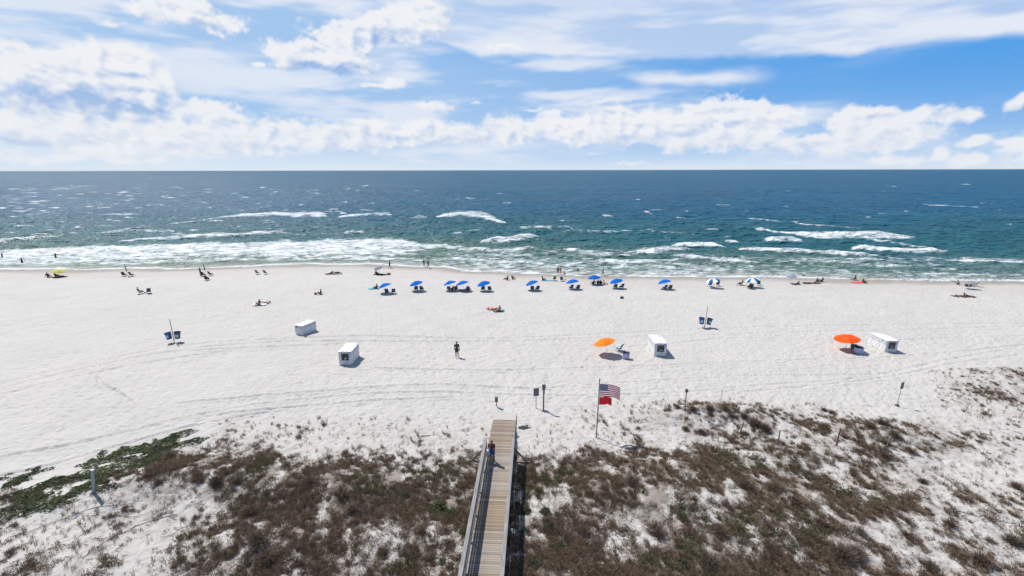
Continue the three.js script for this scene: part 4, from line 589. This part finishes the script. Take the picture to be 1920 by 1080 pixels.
// people of the row
person([731, 503], 'walk', -1.4, { skin: 1, shirt: 'green', shorts: 'black' }, 'person in dark green walking along the water past the grey umbrella', { size: 1.02 });
person([795, 500], 'walk', 1.5, { skin: 1, shirt: 'navy', shorts: 'black' }, 'person in navy walking at the edge of the swash'); person([803, 503], 'walk', 1.5, { skin: 1, shirt: 'charcoal', shorts: 'brown' }, 'person in charcoal and brown walking beside one in navy', { size: 1.05 });
towel(699, 541, 1.5, .9, .5, lin(.02, .38, .40), 'bright cyan towel spread beside a blue umbrella'); person([706, 541.5], 'ground', -1.6, { skin: 1, shorts: 'black', shirt: 'black' }, 'person in black sitting beside the cyan towel');
person([849, 545], 'ground', -2.2, { skin: 0, shirt: 'red', shorts: 'navy', long: 1 }, 'person in red sitting between two touching blue umbrellas'); person([868, 545], 'lie', 1.7, { skin: 0, brief: 'navy', top: 'navy' }, 'person in navy swimwear lying under a blue umbrella'); person([878, 545], 'ground', 2.7, { skin: 1, shorts: 'navy', shirt: 'navy' }, 'person in navy sitting under a blue umbrella beside a sunbather');
person([951, 525], 'ground', -2.0, { skin: 2, shorts: 'brown', top: 'brown' }, 'person in brown sitting low on open sand', {}); person([961, 523.5], 'ground', 2.2, { skin: 1, shirt: 'brown', shorts: 'black', long: 1 }, 'person in brown shirt and black shorts on open sand');
towel(924, 579, 1.9, .8, -.12, lin(.42, .07, .07), 'red towel on open sand'); towel(935, 583, 1.6, .9, -.1, lin(.03, .09, .06), 'dark green towel on open sand'); person([925, 581], 'lie', 1.75, { skin: 0, top: 'red', brief: 'red', hair: hairBrown }, 'person in red swimwear lying on the red towel'); person([936, 584], 'ground', -1.0, { skin: 1, shirt: 'green', shorts: 'green' }, 'person in green sitting on the dark green towel');
person([1018, 526], 'ground', 1.8, { skin: 2, shirt: 'navy', shorts: 'black' }, 'person in navy sitting beside a sky blue towel'); towel(1027, 526, 2.0, 1.1, .1, lin(.08, .30, .50), 'sky blue towel beside a person in navy'); chair('lime', [1039, 526], SEAW + .3, 'olive green chair beside the sky blue towel'); chair('blue', [1053, 527], SEAW - .2, 'blue chair with a leaning back near wading people'.replace(' with a leaning back', '')); bag(1060, 525.5, mat(lin(.25, .25, .25), .9), 'small grey bag beside the blue chair', .6);
person([1046, 514], 'stand', 2.8, { skin: 0, brief: 'black', shorts: 'black' }, 'person in black trunks standing next to a bikini wearer'); person([1051, 514], 'stand', -2.6, { skin: 0, top: 'maroon', brief: 'maroon', long: 1, hair: hairBrown }, 'person in maroon bikini standing at the swash', { size: .93 }); person([1059, 515], 'crouch', -2.2, { skin: 0, brief: 'pink', hair: hairBrown }, 'child in pink crouching beside standing bathers', { size: .8 }); person([1083, 511], 'stand', 2.9, { skin: 1, shirt: 'navy', shorts: 'black' }, 'small child in navy standing at the edge of the water', { size: .55 });
person([1130, 517], 'walk', 1.5, { skin: 1, shorts: 'grey' }, 'shirtless person in grey shorts striding along the swash', { size: 1.05 });
person([1113, 533], 'ground', -2.6, { skin: 1, shirt: 'navy', shorts: 'black' }, 'person in navy sitting in the shade of the solid blue umbrella'); person([1121, 533], 'ground', 2.9, { skin: 1, shirt: 'charcoal', shorts: 'black' }, 'person in charcoal, middle of the group under the blue umbrella'); person([1126, 533], 'ground', 2.5, { skin: 2, shirt: 'black', shorts: 'charcoal' }, 'person in black within the group under the blue umbrella'); person([1133, 534], 'ground', 1.8, { skin: 0, top: 'red', brief: 'red', long: 1, hair: hairBrown }, 'person in red swimwear at the edge of the blue umbrella group');
bag(1166, 560, cloth.charcoal, 'dark bag lying alone on the trodden sand');
// right
umbrella('pale', 1484, 517, 1.3, .1, -1.2, 'faded pale blue umbrella close to the water'); person([1493, 534], 'prop', -1.3, { skin: 2, shirt: 'charcoal', shorts: 'black' }, 'person in charcoal propped up behind the pale blue umbrella'); towel(1521, 531.5, 3.4, 1.1, .12, lin(.04, .045, .05), 'long dark towel shared by three people');
person([1514, 532], 'lie', 1.5, { skin: 1, shorts: 'navy', shirt: 'navy' }, 'person in navy lying on the long dark towel'); person([1525, 531.5], 'prop', -1.4, { skin: 1, brief: 'black', top: 'black', long: 1 }, 'person in black swimwear propped on the long dark towel'); person([1533, 529], 'ground', 1.7, { skin: 1, shirt: 'charcoal', shorts: 'black' }, 'person in charcoal sitting on the long dark towel'); person([1541, 528.5], 'ground', -1.6, { skin: 2, shirt: 'black', shorts: 'black' }, 'person in black sitting at the end of the long dark towel'); bag(1506, 518.5, mat(lin(.12, .08, .05), .9), 'brown bag at the waterline by the pale blue umbrella', .9);
towel(1609, 530, 2.6, 1.2, .25, lin(.55, .03, .05), 'scarlet towel near the water'); person([1602, 525.5], 'ground', -2.8, { skin: 1, shirt: 'charcoal', shorts: 'grey' }, 'person in charcoal sitting seaward of the scarlet towel'); person([1619, 531], 'ground', 1.6, { skin: 1, shirt: 'black', shorts: 'black', long: 1 }, 'person in black sitting on the scarlet towel');
umbrella('clear', 1818, 529, 1.15, .12, -1.2, 'sheer off-white umbrella above a seated party'); person([1795, 534], 'ground', 2.2, { skin: 1, shirt: 'grey', shorts: 'grey' }, 'person in grey sitting outside the sheer umbrella'); person([1812, 537], 'ground', 2.4, { skin: 1, shirt: 'navy', shorts: 'black' }, 'person in navy sitting under the sheer umbrella'); person([1820, 537], 'ground', -2.4, { skin: 2, shirt: 'black', shorts: 'navy' }, 'person in black sitting under the sheer umbrella'); chair('navy', [1828, 537], -2.6, 'navy chair at the edge of the sheer umbrella');
towel(1806, 556, 3.6, 1.2, .06, lin(.07, .035, .04), 'dark wine-coloured towel on open sand'); person([1801, 556], 'lie', 1.55, { skin: 1, brief: 'black', top: 'black', long: 1 }, 'person in black swimwear lying on the wine-coloured towel'); person([1813, 556], 'prop', 1.5, { skin: 1, shorts: 'maroon' }, 'person in maroon shorts propped on the wine-coloured towel');
// bathers in the surf
const inSea = (px, py) => { const p = atLevel(px, py, SEA); p.y = SEA + .02; return p; };
person(inSea(5, 485), 'wade', 2.0, { skin: 2, shorts: 'black', shirt: 'black' }, 'bather in black waist-deep in white surf, arm raised'); person(inSea(42, 494), 'wade', -2.4, { skin: 2, shorts: 'navy' }, 'bare-chested bather wading in thin foam with an arm out'); person(inSea(105, 485), 'wade', 3.0, { skin: 2, shorts: 'charcoal', shirt: 'charcoal' }, 'bather in charcoal standing in surf beyond the yellow umbrella');
// the walker on the sand and the person on the boardwalk
person([857, 670], 'walk', SEAW + .1, { skin: 2, shirt: 'charcoal', shorts: 'charcoal' }, 'person in charcoal walking alone across the open sand', { size: 1.03 });
{ const p = atLevel(922, 867, DECK); p.y = DECK; const q = person(p, 'walk', SEAW - .25, { skin: 1, shirt: 'maroon', shorts: 'blue', hair: hairBrown }, 'person in maroon top and blue shorts on the boardwalk', { size: .95, up: .004 }); const b = group('x'); part('cloth', new THREE.SphereGeometry(.13, 12, 8).scale(.9, 1.3, .8).translate(0, .0, 0), cloth.white, b); part('fold', new THREE.SphereGeometry(.08, 10, 8).scale(1, 1.4, .8).translate(.04, -.14, .05), cloth.white, b); b.position.set(p.x - .24, DECK + .86, p.z + .06); put(b, 'white_towel', 'white towel held by the person on the boardwalk', 'towel'); }
// by the ramp
{
  const p = onLand(985, 803), g = group('x'), leaf = mat(lin(.02, .022, .018), .9), r = rng(77); for (let k = 0; k < 16; k++) { const a = r() * 6.3, d = .05 + .5 * r(), q = new THREE.CircleGeometry(.07 + .05 * r(), 6).scale(1.5, 1, 1); q.rotateX(-Math.PI / 2 + (r() - .5) * .9); q.rotateY(r() * 6); q.translate(d * Math.cos(a) * 1.1, .07 + .08 * r(), d * Math.sin(a) * .8); part('leaf', q, leaf, g); } part('stem', rod([-.4, .04, .1], [.45, .08, -.1], .012, .008, 5), oldWood, g); g.position.copy(p); put(g, 'dune_sprig', 'dark leafy sprig lying on sand beside the ramp', 'plant');
  const rs = mat(lin(.45, .02, .03), .8); for (const [px, py, a, lb] of [[961, 819, .3, 'red sandal on the edge of the ramp boards'], [971, 819.5, -.5, 'red and black sandal on sand just beside the ramp']]) { const h = px < 965 ? .42 : 0, q = h ? atLevel(px, py, .24) : onLand(px, py), s = group('x'); part('sole', box(.11, .03, .28, 0, .03, 0, .012), px < 965 ? rs : cloth.black, s); part('strap', new THREE.TorusGeometry(.055, .014, 5, 10, Math.PI).translate(0, .04, .04), rs, s); s.position.copy(q); if (h) s.position.y = .31; s.rotation.y = a; put(s, 'sandal', lb, 'sandal'); }
  const dw = onLand(798, 818.5), d = group('x'); part('limb', rod([-.35, .05, 0], [.35, .06, -.1], .035, .02, 7), oldWood, d); part('twig', rod([.1, .06, -.05], [.3, .12, .12], .014, .006, 5), oldWood, d); d.position.copy(dw); put(d, 'driftwood', 'short dark driftwood stick lying on white sand', 'driftwood');
}
// ---------------------------------------------------------------- dune plants
function bladesGeo(n, spread, h, w, seed, bend = .5) { // thin twigs and blades rising from one foot
  const r = rng(seed), p = [], nn = []; for (let k = 0; k < n; k++) {
    const a = r() * 6.283, o = spread * .35 * Math.sqrt(r()), l = h * (.45 + .55 * r()), out = spread * (.25 + .75 * r()), bx = o * Math.cos(a), bz = o * Math.sin(a), a2 = a + (r() - .5) * 1.2, tx = bx + out * Math.cos(a2), tz = bz + out * Math.sin(a2), ww = w * (.6 + .8 * r()), sx = -Math.sin(a2 + (r() - .5) * 2) * ww, sz = Math.cos(a2 + (r() - .5) * 2) * ww;
    const mx = lerp(bx, tx, bend), mz = lerp(bz, tz, bend), my = l * .72; p.push(bx - sx, 0, bz - sz, bx + sx, 0, bz + sz, mx + sx, my, mz + sz, bx - sx, 0, bz - sz, mx + sx, my, mz + sz, mx - sx, my, mz - sz, mx - sx, my, mz - sz, mx + sx, my, mz + sz, tx, l, tz);
  }
  const g = new THREE.BufferGeometry(); g.setAttribute('position', new THREE.Float32BufferAttribute(p, 3)); g.computeVertexNormals(); return g;
}
function leavesGeo(n, R, h, size, seed, flat = .5) { // small leaves through a low dome
  const r = rng(seed), p = []; for (let k = 0; k < n; k++) { const a = r() * 6.283, q = Math.sqrt(r()), lobes = .72 + .28 * Math.sin(a * 3 + seed) * Math.cos(a * 2 + seed * 2), x = q * R * lobes * Math.cos(a), z = q * R * lobes * Math.sin(a), y = h * (1 - q * q) * (.25 + .75 * r()) + .02, u = r() * 6.283, s = size * (.6 + .8 * r()), ux = Math.cos(u) * s, uz = Math.sin(u) * s, t = (r() - .5) * flat * 2 * s, t2 = (r() - .5) * flat * 2 * s; p.push(x - ux, y - t, z - uz, x + uz * .5, y + t2, z - ux * .5, x + ux, y + t, z + uz, x - ux, y - t, z - uz, x + ux, y + t, z + uz, x - uz * .5, y - t2, z + ux * .5); }
  const g = new THREE.BufferGeometry(); g.setAttribute('position', new THREE.Float32BufferAttribute(p, 3)); g.computeVertexNormals(); return g;
}
const plantMat = (c) => new THREE.MeshPhysicalMaterial({ color: c, roughness: .95, transmission: .25, thickness: 0, side: THREE.DoubleSide, specularIntensity: .3 });
const twig = plantMat(lin(1, 1, 1));
function scatter(name, label, geo, m, n, seed, accept, place) {
  const r = rng(seed), mats = [], cols = []; let tries = 0; const mm = new THREE.Matrix4(), q = new THREE.Quaternion(), e = new THREE.Euler();
  while (mats.length < n && tries++ < n * 30) { const s = 13 + 34 * r() ** 1.2, x = (r() * 2 - 1) * (1.3 * s + 6); if (Math.abs(x - walkX(s)) < 1.06 && s < 36.6) continue; const a = accept(x, s, r); if (!a) continue; const [sc, hy, c] = place(x, s, r, a); e.set((r() - .5) * .35, r() * 6.283, (r() - .5) * .35); q.setFromEuler(e); mm.compose(new THREE.Vector3(x, land(x, s) + (hy ?? -.02), -s), q, new THREE.Vector3(sc, sc * (.7 + .6 * r()), sc)); mats.push(mm.clone()); cols.push(c); }
  const im = new THREE.InstancedMesh(geo, m, mats.length); mats.forEach((M, i) => { im.setMatrixAt(i, M); im.setColorAt(i, cols[i]); }); put(im, name, label, 'plants', null, 'stuff'); return mats.length;
}
const patch = (x, s) => fbm(x * .62 + s * .1 + 50, s * .40 + 12, 4) * .5 + fbm(x * 2.3, s * 1.6, 3) * .5;
const thick = (x, s) => { const c = cover(x, s); return c <= .02 ? 0 : smooth(lerp(.62, .19, c), lerp(.74, .46, c), patch(x, s)) * Math.min(1, c * 1.5 + .1); };
const brown = (r, x, s) => { const g = smooth(.56, .72, fbm(x * .3 + 70, s * .35, 3)) * smooth(.4, .7, cover(x, s)), k = .75 + .6 * r(); return lin(lerp(.128, .098, g) * k, lerp(.088, .082, g) * k, lerp(.058, .044, g) * k); };
scatter('dune_scrub', 'low brown scrub matting the dunes on both sides of the boardwalk', bladesGeo(34, .30, .32, .011, 3), twig, 44000, 41, (x, s, r) => r() < thick(x, s), (x, s, r) => [.3 + .6 * r(), -.03, brown(r, x, s)]);
scatter('dune_litter', 'fine dead stems and leaf litter among the scrub', leavesGeo(22, .34, .06, .03, 5, .8), twig, 22000, 42, (x, s, r) => r() < thick(x, s) * .6 + .28 * cover(x, s), (x, s, r) => { const k = .8 + .6 * r(); return [.5 + .8 * r(), .02, lin(.15 * k, .105 * k, .078 * k)]; });
scatter('dune_grass', 'sparse tufts of tan dune grass dotted over white sand', bladesGeo(11, .15, .38, .007, 8, .4), twig, 2400, 43, (x, s, r) => { const c = cover(x, s); return c > .05 && c < .62 && r() < .5 * smooth(.35, .6, fbm(x * .35 + 9, s * .35, 3)); }, (x, s, r) => { const k = .7 + .6 * r(); return [.6 + .7 * r(), -.02, lin(.20 * k, .165 * k, .10 * k)]; });
scatter('green_herbs', 'dull green low herbs mixed into the brown scrub', leavesGeo(40, .3, .22, .035, 9, .9), twig, 500, 44, (x, s, r) => cover(x, s) > .5 && r() < thick(x, s) * smooth(.54, .66, fbm(x * .3 + 70, s * .35, 3)), (x, s, r) => { const k = .7 + .6 * r(); return [.6 + .8 * r(), 0, lin(.066 * k, .076 * k, .034 * k)]; });
// green runners' mats at the dune foot
const vineGeo = [11, 12, 13].map((s) => leavesGeo(520, 1, .16, .055, s, .5)), vineMat = [plantMat(lin(.048, .062, .024)), plantMat(lin(.06, .078, .03)), plantMat(lin(.055, .056, .03))];
const mats = [[340, 814, 1.0, .45], [300, 831, 1.3, .5], [360, 829, 1.2, .5], [304, 844, .7, .35], [230, 850, 1.5, .6], [240, 862, .9, .4], [268, 872, 1.2, .5], [205, 882, 1.6, .7], [120, 905, 1.5, .6], [150, 893, 1.4, .6], [185, 866, 1.4, .45], [205, 914, .9, .4], [60, 920, 1.3, .5], [152, 920, .8, .4], [30, 955, 1.6, .7], [85, 945, 1.5, .6], [120, 938, 1.1, .5], [12, 935, 1.2, .5], [95, 870 + 35, 1, .4]];
mats.forEach(([px, py, rx, rz], k) => { const p = onLand(px, py), m = new THREE.Mesh(vineGeo[k % 3], vineMat[k % 3]); m.position.copy(p); m.scale.set(rx * 1.25, 1.1, rz * 1.7); m.rotation.y = .45 + (k % 5) * .06; const w = px > 225 ? ['isolated oval mat of green vine on bare sand beyond the main strip', 'isolated vine mats'] : px > 140 ? ['low mat of green vine close around the pale grey post', 'vine mats by the post'] : ['low mat of green vine in the thick strip along the dune foot', 'vine mats of the strip']; put(m, 'vine_mat', w[0], 'plant', w[1]); });
scatter('ground_vine', 'green vine spreading between the mats at the dune foot', leavesGeo(60, .3, .08, .05, 15, .5), twig, 2600, 45, (x, s, r) => { const [px, py] = toPixel(x, .1, s); if (px > 330 || py < 780) return 0; const mid = lerp(955, 838, px / 330), d = (py - mid) / lerp(66, 28, px / 330); return Math.abs(d) < 1 && r() < smooth(.43, .57, fbm(x * .7 + 4, s * .9, 3)) * (1 - d * d); }, (x, s, r) => { const k = .7 + .7 * r(); return [.6 + .7 * r(), .0, lin(.05 * k, .064 * k, .025 * k)]; });
// shrubs that stand out singly
const shrubGeo = [21, 22, 23, 24].map((s) => mergeGeometries([bladesGeo(230, .50, .50, .0065, s, .6), bladesGeo(90, .32, .6, .006, s + 30, .4), leavesGeo(260, .55, .5, .026, s + 50, 1)])), shrubMat = [plantMat(lin(.095, .062, .044)), plantMat(lin(.085, .066, .046)), plantMat(lin(.12, .085, .06)), plantMat(lin(.06, .066, .036))];
const shrubs = [[1655, 797, 1.3], [1632, 800, 1.0], [1415, 795, 1.3], [1435, 806, 1.2], [1395, 782, 1.0], [1360, 768, 1.0], [1330, 767, .9], [1300, 768, .8], [1270, 764, .7], [1315, 812, .9], [1285, 806, .8], [1560, 775, .8], [1545, 770, .7], [1680, 820, .9], [1705, 848, 1.1], [1660, 858, 1.1], [1580, 1045, 1.5], [1605, 1040, 1.2], [1540, 985, 1.1], [1745, 1065, .9], [1780, 985, .9], [1840, 1055, 1.3], [1900, 1020, 1.2], [1905, 915, 1.0], [1815, 940, .7], [1610, 1000, .9], [1455, 920, 1.4], [1490, 945, 1.3], [1400, 915, 1.2], [1350, 1000, 1.2], [470, 965, 1.3], [485, 1020, 1.5], [500, 1050, 1.3], [445, 905, 1.0], [405, 905, 1.1], [580, 905, 1.1], [640, 930, 1.2], [660, 960, 1.1], [320, 858, 1.2], [560, 1060, .9], [620, 1025, .8], [1185, 905, 1.2], [1230, 1000, 1.3], [1330, 1060, 1.3], [1095, 1000, 1.1], [1030, 985, 1.0], [1660, 832, .7], [1445, 1030, 1.0], [1700, 1005, .7], [1730, 905, .8]];
shrubs.forEach(([px, py, sc], k) => { const p = onLand(px, py), m = new THREE.Mesh(shrubGeo[k % 4], shrubMat[(k * 7) % 3]); m.position.copy(p); m.position.y -= .03; m.scale.set(sc * 1.1, sc * .8, sc); m.rotation.y = k * 1.7; const w = px < 700 ? ['bushy brown shrub on the dune with the pale grey post', 'brown shrubs by the pale post'] : py < 818 && px < 1470 ? ['bushy brown shrub on the dune ridge around the box-topped post', 'brown shrubs on the ridge'] : px > 1520 && py < 870 ? ['bushy brown shrub among the dune stakes', 'brown shrubs among the stakes'] : px > 1520 ? ['bushy brown shrub on the sparse dune flank inland of the stakes', 'brown shrubs on the sparse flank'] : ['bushy brown shrub in the thick scrub inland of the flagpole', 'brown shrubs inland of the flagpole']; put(m, 'dune_shrub', w[0], 'shrub', w[1]); });
const greens = [[1022, 960, .8], [820, 955, 1.3], [845, 965, 1.0], [875, 1000, 1.0], [830, 1055, .6], [985, 960, 1.0], [985, 1000, .8], [1030, 990, .9], [1000, 1060, .9], [760, 930, .8], [1280, 972, .8], [1050, 1025, .8]];
const greenGeo = [31, 32].map((s) => mergeGeometries([leavesGeo(420, .6, .42, .045, s, 1), bladesGeo(60, .5, .45, .012, s + 9)]));
greens.forEach(([px, py, sc], k) => { const p = onLand(px, py), m = new THREE.Mesh(greenGeo[k % 2], k < 5 && k > 0 ? vineMat[1] : shrubMat[3]); m.position.copy(p); m.scale.set(sc, sc * .8, sc); m.rotation.y = k; put(m, 'green_bush', 'small green bush amid brown scrub near the boardwalk', 'shrub', 'green bushes near the boardwalk'); });
const runners = [[[20, 1010], [90, 985], [180, 955], [250, 945]], [[60, 1045], [130, 1020], [200, 975], [260, 970]], [[330, 965], [260, 985], [200, 1015], [150, 1050]], [[430, 960], [390, 985], [350, 990], [300, 1010]], [[520, 1065], [530, 1040], [560, 1010], [590, 980]], [[515, 1078], [540, 1050], [575, 1045], [640, 1000]], [[1790, 960], [1840, 970], [1910, 985]], [[1500, 860], [1580, 868], [1640, 880]], [[660, 1005], [700, 985], [745, 970]], [[1620, 905], [1660, 940], [1700, 985]]];
runners.forEach((l, k) => { const pts = l.map(([x, y]) => { const p = onLand(x, y); p.y += .05; return p; }), c = new THREE.CatmullRomCurve3(pts), q = c.getPoints(20).map((p, i) => p.set(p.x + (noise(i * .6, k) - .5) * .25, land(p.x, -p.z) + .07, p.z + (noise(i * .6, k + 9) - .5) * .25)), m = new THREE.Mesh(new THREE.TubeGeometry(new THREE.CatmullRomCurve3(q), 40, .017, 5), k % 2 ? oldWood : postDark); put(m, 'dead_runner', 'thin dead runner snaking over bare dune sand', 'plant', 'dead runners'); });
renderer.render(scene, camera);
